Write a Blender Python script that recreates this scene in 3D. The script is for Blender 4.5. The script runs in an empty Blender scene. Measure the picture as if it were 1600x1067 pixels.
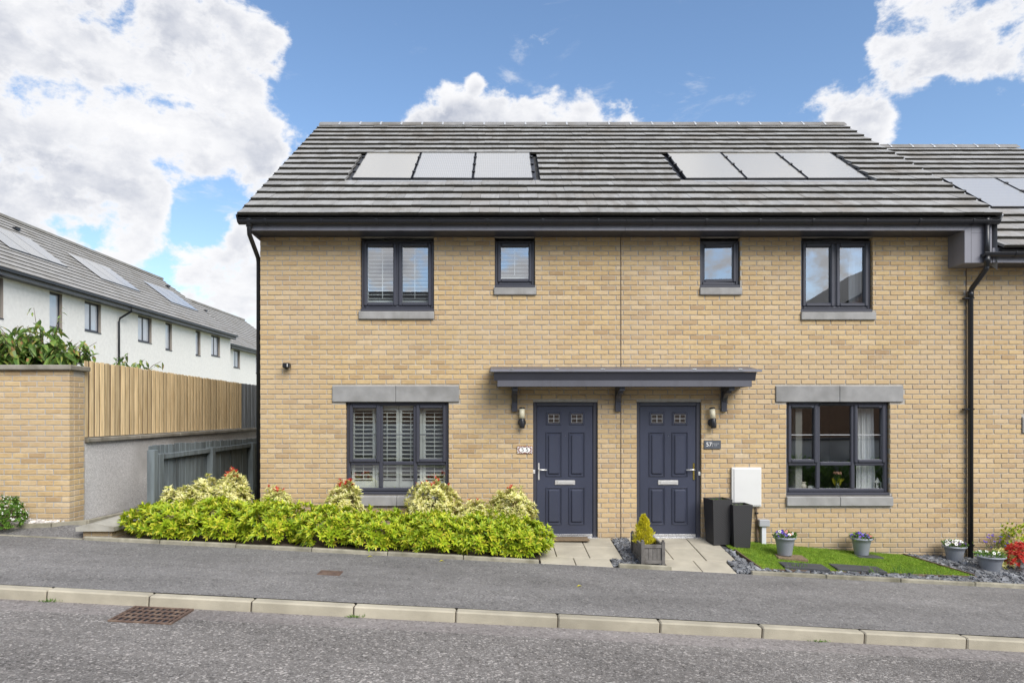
import bpy, bmesh, math, random
import numpy as np
from mathutils import Vector, Matrix
rng = random.Random(7)
nr = np.random.default_rng(11)
R = math.radians
SC = bpy.context.scene
COL = SC.collection

# ------------------------------------------------------------------ camera
D = 10.36            # metres from the camera to the house front (the plane Y = 0)
ZC = 1.893           # eye height above the door thresholds
F = 1067.0           # 24 mm lens
cd = bpy.data.cameras.new('camera'); cam = bpy.data.objects.new('camera', cd); COL.objects.link(cam)
cam.location = (0, -D, ZC); cam.rotation_euler = (R(90), 0, 0)
cd.sensor_width = 36; cd.lens = 24.0; cd.shift_x = 18/1600; cd.shift_y = 111.5/1600
cd.clip_end = 3000; cd.clip_start = .05
SC.camera = cam

# ------------------------------------------------------------------ node helper
class NT:
    def __init__(s, tree): s.t = tree; s.L = tree.links; s.N = tree.nodes
    def n(s, typ, ins=None, **kw):
        nd = s.N.new(typ)
        for k, v in kw.items(): setattr(nd, k, v)
        for k, v in (ins or {}).items():
            sk = nd.inputs[k]
            if isinstance(v, bpy.types.NodeSocket): s.L.new(v, sk)
            else: sk.default_value = v
        return nd
    def m(s, op, a, b=None, c=None, clamp=False):
        nd = s.N.new('ShaderNodeMath'); nd.operation = op; nd.use_clamp = clamp
        for i, v in enumerate((a, b, c)):
            if v is None: continue
            if isinstance(v, bpy.types.NodeSocket): s.L.new(v, nd.inputs[i])
            else: nd.inputs[i].default_value = v
        return nd.outputs[0]
    def vm(s, op, a, b=None):
        nd = s.N.new('ShaderNodeVectorMath'); nd.operation = op
        for i, v in enumerate((a, b)):
            if v is None: continue
            if isinstance(v, bpy.types.NodeSocket): s.L.new(v, nd.inputs[i])
            else: nd.inputs[i].default_value = v
        return nd
    def noise(s, vec, scale, detail=4, rough=.55, dist=0.0):
        nd = s.n('ShaderNodeTexNoise', {'Vector': vec, 'Scale': scale, 'Detail': detail, 'Roughness': rough, 'Distortion': dist})
        return nd.outputs['Fac']
    def rng(s, v, a, b, c=0.0, d=1.0, smooth=False):
        nd = s.n('ShaderNodeMapRange', {'Value': v, 'From Min': a, 'From Max': b, 'To Min': c, 'To Max': d})
        if smooth: nd.interpolation_type = 'SMOOTHSTEP'
        return nd.outputs[0]
    def mix(s, f, a, b, blend='MIX'):
        nd = s.N.new('ShaderNodeMix'); nd.data_type = 'RGBA'; nd.blend_type = blend
        for i, v in ((0, f), (6, a), (7, b)):
            if isinstance(v, bpy.types.NodeSocket): s.L.new(v, nd.inputs[i])
            else: nd.inputs[i].default_value = (*v, 1) if i else v
        return nd.outputs[2]
    def ramp(s, f, stops):
        nd = s.N.new('ShaderNodeValToRGB'); s.L.new(f, nd.inputs[0]); e = nd.color_ramp.elements
        while len(e) < len(stops): e.new(.5)
        for k, (p, c) in zip(e, stops): k.position = p; k.color = (*c, 1)
        return nd.outputs[0]

# ------------------------------------------------------------------ sky
SUN_EL, SUN_AZ = R(42), R(148)      # azimuth clockwise from +Y: behind the camera, to the right
wd = bpy.data.worlds.new('World'); SC.world = wd; wd.use_nodes = True
t = NT(wd.node_tree); t.N.clear()
sky = t.n('ShaderNodeTexSky', sky_type='NISHITA', sun_disc=False, sun_elevation=SUN_EL, sun_rotation=SUN_AZ,
          altitude=100, air_density=1.0, dust_density=.6, ozone_density=1.6)
dirv = t.vm('NORMALIZE', t.n('ShaderNodeTexCoord').outputs['Generated']).outputs[0]
def direction(u, v):
    return tuple(Vector(((u-782)/F, 1, (645-v)/F)).normalized())
CLOUDS = [(130,100,260,.33),(20,40,200,.18),(250,250,90,.2),(320,100,90,.34),(365,190,65,.30),(300,230,60,.25),(60,330,190,.30),(190,310,80,.24),(400,330,75,.40),(370,440,110,.42),(420,245,36,.34),(432,78,40,.32),
          (780,195,80,.42),(690,190,65,.46),(870,185,75,.42),(950,168,60,.46),(1000,185,35,.25),(742,130,18,.30),(636,192,30,.25),
          (1470,35,100,.42),(1560,20,110,.44),(1600,100,70,.40),(1400,55,50,.26),(1345,185,46,.34),(1420,125,30,.24),(1290,150,28,.16),(1180,120,26,.14),(680,105,26,.12),
          (620,60,170,-.42),(860,30,200,-.50),(1110,60,230,-.55),(1270,60,90,-.36),(540,180,90,-.34),(1130,190,110,-.45),(1510,200,110,-.50),(490,140,60,-.30),(325,300,100,-.42),(480,290,60,-.34),(300,370,70,-.22),(260,60,26,-.25),(300,155,22,-.2),(240,240,40,-.16),(60,235,70,-.16),(150,240,40,-.12)]
bias = None
for (u, v, r, w) in CLOUDS:
    dt = t.vm('DOT_PRODUCT', dirv, direction(u, v)).outputs['Value']
    b = t.rng(dt, math.cos(r/F), 1.0, 0, w, True)
    bias = b if bias is None else t.m('ADD', bias, b)
bias = t.m('ADD', t.m('MINIMUM', t.m('MAXIMUM', bias, -.60), .27), .07)
def cloud_density(vec):
    sv = t.vm('MULTIPLY', vec, (1, 1, 1.5)).outputs[0]
    big = t.m('SUBTRACT', t.noise(sv, 5.0, 2, .5, .0), .5)
    fine = t.m('SUBTRACT', t.noise(sv, 11.0, 12, .62, .12), .5)
    return t.m('ADD', t.m('MULTIPLY', big, .7), t.m('MULTIPLY', fine, 2.25))
d0 = t.m('ADD', cloud_density(dirv), bias)
d1 = t.m('ADD', cloud_density(t.vm('ADD', dirv, (.010, -.006, .030)).outputs[0]), bias)
big2 = t.noise(t.vm('MULTIPLY', dirv, (1, 1, 2.4)).outputs[0], 3.4, 3, .5)
wv = t.noise(t.vm('MULTIPLY', dirv, (1, 1, 2.2)).outputs[0], 7.5, 9, .66, .5)
wisp = t.m('MULTIPLY', t.rng(wv, .57, .74, 0, .55, True), t.rng(d0, -.75, -.10, 0, 1, True))
cover = t.m('MAXIMUM', t.rng(d0, -.06, .24, 0, 1, True), wisp)
thick = t.rng(d0, .12, .60, 0, 1, True)
lit = t.m('ADD', t.m('MULTIPLY', t.m('SUBTRACT', d0, d1), 1.5), .50, clamp=True)
under = t.rng(big2, .36, .60, 0, 1, True)
shade = t.m('MULTIPLY', t.m('ADD', t.m('MULTIPLY', t.m('SUBTRACT', 1.0, lit), .75), t.m('MULTIPLY', under, .55)), t.m('ADD', t.m('MULTIPLY', thick, .90), .10), clamp=True)
ccol = t.mix(shade, (.66, .66, .67), (.33, .355, .42))
hs = t.n('ShaderNodeHueSaturation', {'Hue': .5, 'Saturation': 1.06, 'Value': 1.0, 'Color': sky.outputs[0]})
bg1 = t.n('ShaderNodeBackground', {'Color': hs.outputs[0], 'Strength': .13})
bg2 = t.n('ShaderNodeBackground', {'Color': ccol, 'Strength': 1.0})
mx = t.n('ShaderNodeMixShader', {0: cover, 1: bg1.outputs[0], 2: bg2.outputs[0]})
t.L.new(mx.outputs[0], t.n('ShaderNodeOutputWorld').inputs[0])

sl = bpy.data.lights.new('sun', 'SUN'); sun = bpy.data.objects.new('sun', sl); COL.objects.link(sun)
sl.energy = 3.0; sl.angle = R(45); sl.color = (1, .96, .90)
sd = Vector((math.sin(SUN_AZ)*math.cos(SUN_EL), math.cos(SUN_AZ)*math.cos(SUN_EL), math.sin(SUN_EL)))
sun.rotation_euler = (-sd).to_track_quat('-Z', 'Y').to_euler(); sun.location = (20, -30, 40)
vs = SC.view_settings; vs.view_transform = 'Standard'; vs.look = 'None'; vs.exposure = .62; vs.gamma = 1; vs.use_curve_mapping = False
SC.cycles.max_bounces = 8; SC.cycles.transparent_max_bounces = 12
SC.cycles.use_denoising = True

# ------------------------------------------------------------------ materials
MATS = {}
def surf(name, base, rough=.6, var=.12, vs_=6.0, bump=.15, bs=80.0, metal=0.0, spec=.5, tint=None, tints=2.0, stretch=None, ior=1.5, island=0.0, streak=0.0):
    """Principled surface with world-space blotches, a second tint and fine relief."""
    m = bpy.data.materials.new(name); m.use_nodes = True; q = NT(m.node_tree)
    p = q.N['Principled BSDF']
    pos = q.n('ShaderNodeNewGeometry').outputs['Position']
    if stretch: pos = q.vm('MULTIPLY', pos, stretch).outputs[0]
    f = q.rng(q.noise(pos, vs_, 5), .3, .7, 1-var, 1+var)
    c = q.mix(1.0, base, q.n('ShaderNodeCombineColor', {0: f, 1: f, 2: f}).outputs[0], 'MULTIPLY')
    if tint: c = q.mix(q.rng(q.noise(pos, tints, 4), .48, .68), c, tint)
    if streak:
        g = q.n('ShaderNodeNewGeometry').outputs['Position']
        sv = q.vm('MULTIPLY', g, (5.0, 5.0, .5)).outputs[0]
        c = q.mix(q.rng(q.noise(sv, 1.6, 5), .52, .75, 0, streak), c, (base[0]*.45, base[1]*.43, base[2]*.40))
    if island:
        h = q.m('FRACT', q.m('ADD', q.n('ShaderNodeNewGeometry').outputs['Random Per Island'], q.n('ShaderNodeObjectInfo').outputs['Random']))
        k = q.rng(h, 0, 1, 1-island, 1+island)
        c = q.mix(1.0, c, q.n('ShaderNodeCombineColor', {0: k, 1: k, 2: k}).outputs[0], 'MULTIPLY')
    q.L.new(c, p.inputs['Base Color'])
    p.inputs['Metallic'].default_value = metal; p.inputs['IOR'].default_value = ior
    p.inputs['Specular IOR Level'].default_value = spec
    nz = q.noise(pos, bs, 3)
    q.L.new(q.rng(nz, .3, .7, max(0, rough-.08), min(1, rough+.08)), p.inputs['Roughness'])
    if bump: q.L.new(q.n('ShaderNodeBump', {'Strength': bump, 'Distance': .01, 'Height': nz}).outputs[0], p.inputs['Normal'])
    MATS[name] = m
    return m

def brick_material():
    m = bpy.data.materials.new('buff_brick'); m.use_nodes = True; q = NT(m.node_tree); p = q.N['Principled BSDF']
    g = q.n('ShaderNodeNewGeometry'); pos = g.outputs['Position']
    h = q.m('FRACT', q.m('ADD', g.outputs['Random Per Island'], q.n('ShaderNodeObjectInfo').outputs['Random']))
    c = q.ramp(h, [(0, (.40, .275, .150)), (.10, (.495, .352, .183)), (.35, (.545, .400, .210)), (.6, (.585, .437, .234)), (.8, (.515, .366, .190)), (.93, (.63, .490, .300)), (1, (.37, .250, .140))])
    drag = q.noise(q.vm('MULTIPLY', pos, (14, 14, 90)).outputs[0], 1.0, 4, .6)
    c = q.mix(q.rng(drag, .40, .72, 0, .55), c, (.30, .185, .085))
    pale = q.noise(q.vm('MULTIPLY', pos, (9, 9, 40)).outputs[0], 1.3, 4, .6)
    c = q.mix(q.rng(pale, .55, .78, 0, .45), c, (.62, .47, .27))
    big = q.noise(pos, .9, 5, .6)
    k = q.rng(big, .3, .7, .90, 1.08)
    c = q.mix(1.0, c, q.n('ShaderNodeCombineColor', {0: k, 1: k, 2: k}).outputs[0], 'MULTIPLY')
    bl = q.noise(q.vm('MULTIPLY', pos, (1, 1, .6)).outputs[0], 2.3, 6, .65)
    c = q.mix(q.rng(bl, .56, .76, 0, .42), c, (.62, .55, .44))       # lime bloom
    dn = q.noise(q.vm('MULTIPLY', pos, (3, 3, .8)).outputs[0], 1.7, 6, .65)
    c = q.mix(q.rng(dn, .60, .82, 0, .40), c, (.25, .18, .10))
    bt_ = q.noise(q.vm('MULTIPLY', pos, (.55, .55, 1.1)).outputs[0], 1.0, 3, .5)
    c = q.mix(q.rng(bt_, .40, .62, 0, .6), c, (.490, .373, .238))      # greyer, pinker batches
    sp = q.n('ShaderNodeSeparateXYZ', {0: pos})
    foot = q.m('ADD', sp.outputs[2], q.m('MULTIPLY', sp.outputs[0], .045))
    dampn = q.m('ADD', foot, q.m('MULTIPLY', q.noise(q.vm('MULTIPLY', pos, (2.5, 2.5, 1)).outputs[0], 1.6, 5, .6), -.75))
    c = q.mix(q.rng(dampn, .10, -.38, 0, .65), c, (.34, .265, .175))     # damp and splash dirt at the foot
    q.L.new(c, p.inputs['Base Color']); p.inputs['Roughness'].default_value = .85; p.inputs['Specular IOR Level'].default_value = .25
    hgt = q.m('ADD', drag, q.m('MULTIPLY', q.noise(pos, 170, 3), .7))
    q.L.new(q.n('ShaderNodeBump', {'Strength': .35, 'Distance': .006, 'Height': hgt}).outputs[0], p.inputs['Normal'])
    MATS['brick'] = m
brick_material()

def tile_material():
    m = bpy.data.materials.new('concrete_tile'); m.use_nodes = True; q = NT(m.node_tree); p = q.N['Principled BSDF']
    g = q.n('ShaderNodeNewGeometry'); pos = g.outputs['Position']
    h = q.m('FRACT', q.m('ADD', q.n('ShaderNodeObjectInfo').outputs['Random'], g.outputs['Random Per Island']))
    c = q.ramp(h, [(0, (.235, .232, .226)), (.3, (.27, .268, .262)), (.6, (.295, .292, .286)), (.85, (.26, .254, .242)), (1, (.325, .323, .318))])
    n1 = q.noise(pos, 1.1, 6, .65)
    c = q.mix(q.rng(n1, .50, .72, 0, .55), c, (.20, .165, .125))
    st = q.noise(q.vm('MULTIPLY', pos, (3.2, .7, .7)).outputs[0], 1.5, 6, .65)
    c = q.mix(q.rng(st, .50, .70, 0, .5), c, (.135, .118, .095))
    st2 = q.noise(q.vm('MULTIPLY', pos, (2.1, .5, .5)).outputs[0], 2.2, 5, .6)
    c = q.mix(q.rng(st2, .50, .70, 0, .5), c, (.40, .405, .40))
    n2 = q.noise(pos, 11, 6, .7)
    c = q.mix(q.rng(n2, .52, .75, 0, .6), c, (.17, .155, .135))
    ob = q.n('ShaderNodeTexCoord').outputs['Object']
    y = q.n('ShaderNodeSeparateXYZ', {0: ob}).outputs[1]
    moss = q.m('MULTIPLY', q.rng(y, .075, .0), q.rng(q.noise(pos, 16, 5, .7), .38, .66))
    c = q.mix(q.m('MULTIPLY', moss, .8), c, (.05, .046, .03))
    q.L.new(c, p.inputs['Base Color']); p.inputs['Roughness'].default_value = .72; p.inputs['Specular IOR Level'].default_value = .4
    q.L.new(q.n('ShaderNodeBump', {'Strength': .4, 'Distance': .006, 'Height': q.noise(pos, 70, 5, .7)}).outputs[0], p.inputs['Normal'])
    MATS['tile'] = m
tile_material()

def asphalt(name, dark, light, chip, cs, chip_amt, bump):
    m = bpy.data.materials.new(name); m.use_nodes = True; q = NT(m.node_tree); p = q.N['Principled BSDF']
    pos = q.n('ShaderNodeNewGeometry').outputs['Position']
    v = q.n('ShaderNodeTexVoronoi', {'Vector': pos, 'Scale': cs, 'Randomness': 1.0})
    v2 = q.n('ShaderNodeTexVoronoi', {'Vector': pos, 'Scale': cs*.6, 'Randomness': 1.0})
    rnd = q.n('ShaderNodeSeparateColor', {0: v.outputs['Color']}).outputs[0]
    rnd2 = q.n('ShaderNodeSeparateColor', {0: v2.outputs['Color']}).outputs[1]
    c = q.mix(q.rng(q.noise(pos, cs*.9, 4, .7), .3, .7), dark, light)
    c = q.mix(q.m('MULTIPLY', q.rng(rnd, .72, 1.0), chip_amt), c, chip)
    c = q.mix(q.rng(rnd2, .90, .96, 0, chip_amt*.8), c, (chip[0]*1.25, chip[1]*1.22, chip[2]*1.2))
    c = q.mix(q.rng(q.n('ShaderNodeSeparateColor', {0: v2.outputs['Color']}).outputs[0], .80, .95, 0, .6), c, (dark[0]*.45, dark[1]*.45, dark[2]*.45))
    big = q.noise(q.vm('MULTIPLY', pos, (.5, 1.2, 1)).outputs[0], .9, 6, .6)
    k = q.rng(big, .3, .7, .78, 1.22)
    c = q.mix(1.0, c, q.n('ShaderNodeCombineColor', {0: k, 1: k, 2: k}).outputs[0], 'MULTIPLY')
    trk = q.noise(q.vm('MULTIPLY', pos, (.12, 2.2, 1)).outputs[0], 1.1, 4, .55)
    c = q.mix(q.rng(trk, .50, .68, 0, .30), c, (light[0]*1.15, light[1]*1.15, light[2]*1.15))   # worn, polished strips
    oil = q.noise(pos, 1.7, 3, .5, .4)
    c = q.mix(q.rng(oil, .68, .76, 0, .35), c, (dark[0]*.5, dark[1]*.5, dark[2]*.5))
    mid = q.noise(pos, 7, 4, .6); k2 = q.rng(mid, .3, .7, .88, 1.10)
    c = q.mix(1.0, c, q.n('ShaderNodeCombineColor', {0: k2, 1: k2, 2: k2}).outputs[0], 'MULTIPLY')
    q.L.new(c, p.inputs['Base Color']); p.inputs['Roughness'].default_value = .85; p.inputs['Specular IOR Level'].default_value = .3
    hg = q.m('SUBTRACT', q.m('MULTIPLY', rnd, .5), v.outputs['Distance'])
    q.L.new(q.n('ShaderNodeBump', {'Strength': bump, 'Distance': .008, 'Height': hg}).outputs[0], p.inputs['Normal'])
    MATS[name] = m
asphalt('pavement_tarmac', (.125, .120, .117), (.215, .208, .203), (.33, .32, .31), 95, .5, .45)
asphalt('road_chippings', (.095, .088, .083), (.235, .220, .208), (.42, .40, .38), 82, .75, .8)
asphalt('channel_tarmac', (.165, .150, .143), (.245, .224, .214), (.36, .34, .33), 80, .5, .35)

def leaf_mat(name, stops, trans=.28, rough=.42):
    m = bpy.data.materials.new(name); m.use_nodes = True; q = NT(m.node_tree); p = q.N['Principled BSDF']
    g = q.n('ShaderNodeNewGeometry')
    h = q.m('FRACT', q.m('ADD', g.outputs['Random Per Island'], q.n('ShaderNodeObjectInfo').outputs['Random']))
    c = q.ramp(h, stops)
    k = q.rng(q.noise(g.outputs['Position'], 9, 3), .3, .7, .82, 1.15)
    c = q.mix(1.0, c, q.n('ShaderNodeCombineColor', {0: k, 1: k, 2: k}).outputs[0], 'MULTIPLY')
    q.L.new(c, p.inputs['Base Color']); p.inputs['Roughness'].default_value = rough; p.inputs['Specular IOR Level'].default_value = .4
    tr = q.n('ShaderNodeBsdfTranslucent', {'Color': c})
    ms = q.n('ShaderNodeMixShader', {0: trans, 1: p.outputs[0], 2: tr.outputs[0]})
    q.L.new(ms.outputs[0], q.N['Material Output'].inputs[0])
    MATS[name] = m
leaf_mat('leaf_gold', [(0, (.13, .24, .012)), (.2, (.28, .41, .018)), (.55, (.42, .52, .026)), (.85, (.56, .60, .04)), (1, (.62, .53, .07))])
leaf_mat('leaf_cream', [(0, (.50, .50, .10)), (.12, (.34, .40, .06)), (.35, (.76, .71, .26)), (.7, (.83, .79, .38)), (1, (.86, .83, .52))])
leaf_mat('leaf_red', [(0, (.52, .03, .025)), (.6, (.70, .05, .04)), (1, (.78, .16, .10))])
leaf_mat('leaf_green', [(0, (.055, .13, .018)), (.5, (.11, .23, .03)), (1, (.20, .34, .05))])
leaf_mat('leaf_laurel', [(0, (.08, .16, .035)), (.4, (.14, .25, .05)), (.75, (.23, .34, .07)), (.9, (.36, .38, .09)), (1, (.42, .22, .10))], .3, .35)
leaf_mat('leaf_conifer', [(0, (.46, .46, .02)), (.5, (.64, .58, .03)), (1, (.76, .66, .05))])
leaf_mat('turf', [(0, (.11, .21, .018)), (.35, (.18, .31, .025)), (.7, (.25, .39, .035)), (1, (.36, .44, .06))], .2, .6)
leaf_mat('petal_white', [(0, (.80, .79, .76)), (1, (.85, .84, .78))], .15)
leaf_mat('petal_violet', [(0, (.10, .05, .50)), (.6, (.20, .11, .68)), (1, (.05, .02, .16))], .15)
leaf_mat('petal_dark', [(0, (.03, .01, .05)), (1, (.09, .02, .12))], .1)
leaf_mat('petal_orange', [(0, (.60, .20, .12)), (1, (.70, .30, .18))], .1)
leaf_mat('petal_pink', [(0, (.85, .40, .28)), (1, (.90, .55, .42))], .2)

surf('mortar', (.40, .37, .325), .95, .14, 12, .3, 160, spec=.2)
surf('anthracite', (.048, .050, .066), .38, .06, 3, .03, 200)
surf('anthracite_door', (.040, .046, .073), .36, .10, 3, .10, 260, stretch=(1, 1, .25))
surf('canopy_grey', (.098, .099, .118), .42, .08, 1.5, .03, 200, streak=.25)
surf('fascia_grey', (.185, .185, .215), .45, .08, 1.5, .03, 200, streak=.35)
surf('black_plastic', (.016, .017, .021), .32, .08, 4, .03, 120)
surf('concrete_grey', (.265, .262, .258), .85, .14, 5, .25, 120, tint=(.19, .187, .18), tints=1.6)
surf('concrete_sill', (.30, .295, .288), .85, .12, 5, .25, 120, tint=(.22, .216, .205), tints=2.2, streak=.3)
surf('kerb_concrete', (.40, .365, .285), .9, .14, 4, .35, 130, tint=(.29, .265, .205), tints=1.1, island=.07)
surf('edging_concrete', (.29, .27, .21), .9, .25, 6, .35, 130, tint=(.15, .14, .095), tints=3.2, island=.1)
surf('slab', (.43, .395, .315), .85, .10, 5, .25, 90, tint=(.34, .31, .25), tints=1.3, island=.08)
surf('coping', (.40, .385, .335), .9, .18, 6, .35, 110, tint=(.22, .205, .165), tints=3.0)
surf('old_coping', (.26, .24, .20), .9, .22, 7, .35, 110, tint=(.13, .115, .085), tints=3.5)
surf('harl', (.56, .545, .535), .95, .32, 70, 1.0, 75, spec=.2, tint=(.40, .385, .37), tints=.8)
surf('white_render', (.80, .785, .75), .9, .05, 8, .5, 40, spec=.2)
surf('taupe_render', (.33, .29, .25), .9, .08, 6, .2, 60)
surf('fence_timber', (.68, .52, .30), .8, .18, 3.0, .35, 60, tint=(.52, .37, .19), tints=1.6, stretch=(9, 9, .8), island=.22)
surf('grey_timber', (.20, .215, .235), .85, .18, 3.0, .35, 60, tint=(.13, .14, .15), tints=1.4, stretch=(9, 9, .8), island=.12)
surf('painted_timber', (.145, .172, .182), .75, .20, 3.0, .3, 60, tint=(.085, .100, .105), tints=1.3, stretch=(6, 6, .7), island=.10)
surf('planter_timber', (.155, .145, .135), .85, .22, 4.0, .4, 60, tint=(.085, .078, .07), tints=2.5, stretch=(3, 3, 3), island=.12)
surf('brown_timber', (.115, .075, .05), .85, .2, 5, .35, 60, tint=(.17, .125, .09), tints=2)
surf('chrome', (.80, .79, .77), .38, .03, 3, 0, 60, metal=.75)
surf('brass', (.72, .55, .16), .25, .05, 3, 0, 60, metal=1.0)
surf('aluminium', (.75, .75, .76), .30, .05, 6, .03, 90, metal=1.0)
surf('white_plastic', (.66, .66, .645), .40, .03, 3, .02, 90)
surf('shutter_white', (.80, .81, .78), .5, .02, 3, 0, 90)
surf('grey_plastic', (.36, .37, .385), .5, .04, 3, .04, 90)
surf('pipe_grey', (.62, .64, .68), .5, .04, 3, .02, 90)
surf('pot_plastic', (.275, .295, .335), .52, .06, 4, .05, 90)
surf('soil', (.045, .032, .022), .95, .3, 12, .8, 60)
surf('slate', (.135, .142, .155), .55, .25, 8, .3, 70, island=.45, tint=(.22, .225, .235), tints=9)
surf('slate_bed', (.055, .056, .06), .9, .3, 20, .8, 50)
surf('pebble_white', (.62, .585, .55), .8, .15, 9, .3, 80, island=.3)
surf('pebble_bed', (.36, .33, .305), .95, .25, 25, .8, 60)
surf('rusty_iron', (.105, .066, .050), .8, .25, 14, .4, 90, tint=(.18, .125, .09), tints=9)
surf('cover_dark', (.055, .057, .062), .75, .2, 9, .35, 80)
surf('mat_brown', (.20, .145, .09), .95, .25, 50, .8, 200)
surf('lantern_glass', (.74, .69, .52), .35, .05, 5, 0, 60)
surf('interior_wall', (.34, .33, .31), .9, .04, 2, 0, 60)
surf('interior_floor', (.16, .12, .09), .7, .1, 3, 0, 60)
surf('curtain', (.80, .80, .82), .9, .05, 4, .05, 90)
surf('ground_earth', (.12, .13, .06), .95, .25, 2, .4, 20)
surf('bed_soil', (.075, .055, .04), .95, .3, 14, .9, 40)
surf('bark', (.12, .085, .06), .9, .25, 15, .6, 50)
surf('twig', (.22, .16, .10), .9, .2, 15, .3, 50)
surf('moss_shade_edge', (.030, .027, .020), .95, .35, 30, .5, 90)  # tile butts: moss plus the shade of the course gap, painted near-black
surf('lead', (.36, .37, .385), .5, .12, 5, .15, 40)
surf('paper_white', (.85, .84, .82), .6, .02, 3, 0, 60)
surf('tile_brown', (.20, .075, .055), .45, .15, 20, .0, 60)
surf('ink', (.02, .02, .025), .5, .02, 3, 0, 60)
surf('slate_plaque', (.075, .083, .098), .5, .12, 20, .1, 90)
surf('roof_plain', (.20, .195, .19), .75, .16, 4, .3, 40, tint=(.14, .13, .115), tints=1.2)
surf('roof_plain_pale', (.29, .28, .265), .75, .14, 4, .3, 40, tint=(.23, .215, .19), tints=1.2)
surf('underlay', (.035, .035, .035), .9, .1, 4, .1, 40)
surf('opp_brick', (.24, .14, .085), .9, .2, 9, .2, 40)
surf('jar', (.55, .50, .43), .5, .1, 20, 0, 60)

def woven_material():
    m = bpy.data.materials.new('woven_rattan'); m.use_nodes = True; q = NT(m.node_tree); p = q.N['Principled BSDF']
    ob = q.n('ShaderNodeTexCoord').outputs['Object']
    s = q.n('ShaderNodeSeparateXYZ', {0: ob})
    a = q.m('SINE', q.m('MULTIPLY', s.outputs[2], 260)); b = q.m('SINE', q.m('MULTIPLY', q.m('ADD', s.outputs[0], s.outputs[1]), 260))
    w = q.m('MULTIPLY', a, b)
    c = q.mix(q.rng(w, -1, 1), (.012, .012, .014), (.034, .033, .036))
    q.L.new(c, p.inputs['Base Color']); p.inputs['Roughness'].default_value = .5
    q.L.new(q.n('ShaderNodeBump', {'Strength': .5, 'Distance': .004, 'Height': w}).outputs[0], p.inputs['Normal'])
    MATS['woven'] = m
woven_material()

def panel_material():
    m = bpy.data.materials.new('solar_glass'); m.use_nodes = True; q = NT(m.node_tree); p = q.N['Principled BSDF']
    ob = q.n('ShaderNodeTexCoord').outputs['Object']; s = q.n('ShaderNodeSeparateXYZ', {0: ob})
    fx_ = q.m('ABSOLUTE', q.m('SUBTRACT', q.m('FRACT', q.m('DIVIDE', s.outputs[0], .0325)), .5))
    fy_ = q.m('ABSOLUTE', q.m('SUBTRACT', q.m('FRACT', q.m('DIVIDE', s.outputs[1], .158)), .5))
    ln = q.m('MAXIMUM', q.rng(fx_, .40, .46), q.rng(fy_, .47, .49))
    c = q.mix(ln, (.30, .302, .305), (.43, .432, .435))  # pale cells: cloud reflection painted into the base colour
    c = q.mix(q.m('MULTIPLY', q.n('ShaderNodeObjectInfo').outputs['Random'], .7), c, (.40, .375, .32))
    q.L.new(c, p.inputs['Base Color']); p.inputs['Roughness'].default_value = .20; p.inputs['IOR'].default_value = 2.6
    q.L.new(q.n('ShaderNodeBump', {'Strength': .06, 'Distance': .002, 'Height': q.noise(ob, 90, 2)}).outputs[0], p.inputs['Normal'])
    MATS['solar'] = m
panel_material()

def glass_material(name, lo, hi, tint=(1, 1, 1)):
    m = bpy.data.materials.new(name); m.use_nodes = True; q = NT(m.node_tree)
    q.N.remove(q.N['Principled BSDF'])
    pos = q.n('ShaderNodeNewGeometry').outputs['Position']
    bp = q.n('ShaderNodeBump', {'Strength': .02, 'Distance': .02, 'Height': q.noise(pos, 2.2, 1)}).outputs[0]
    lw = q.n('ShaderNodeLayerWeight', {'Blend': .25}).outputs['Fresnel']
    tr = q.n('ShaderNodeBsdfTransparent', {'Color': (*tint, 1)})
    gl = q.n('ShaderNodeBsdfGlossy', {'Color': (.95, .97, 1, 1), 'Roughness': .0, 'Normal': bp})
    ms = q.n('ShaderNodeMixShader', {0: q.rng(lw, 0, 1, lo, hi), 1: tr.outputs[0], 2: gl.outputs[0]})
    q.L.new(ms.outputs[0], q.N['Material Output'].inputs[0])
    MATS[name] = m
glass_material('window_glass', .26, .9, (.92, .95, .93))
glass_material('far_glass', .14, .6, (.97, .98, 1))
glass_material('upper_glass', .36, .9, (.85, .90, .92))

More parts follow.
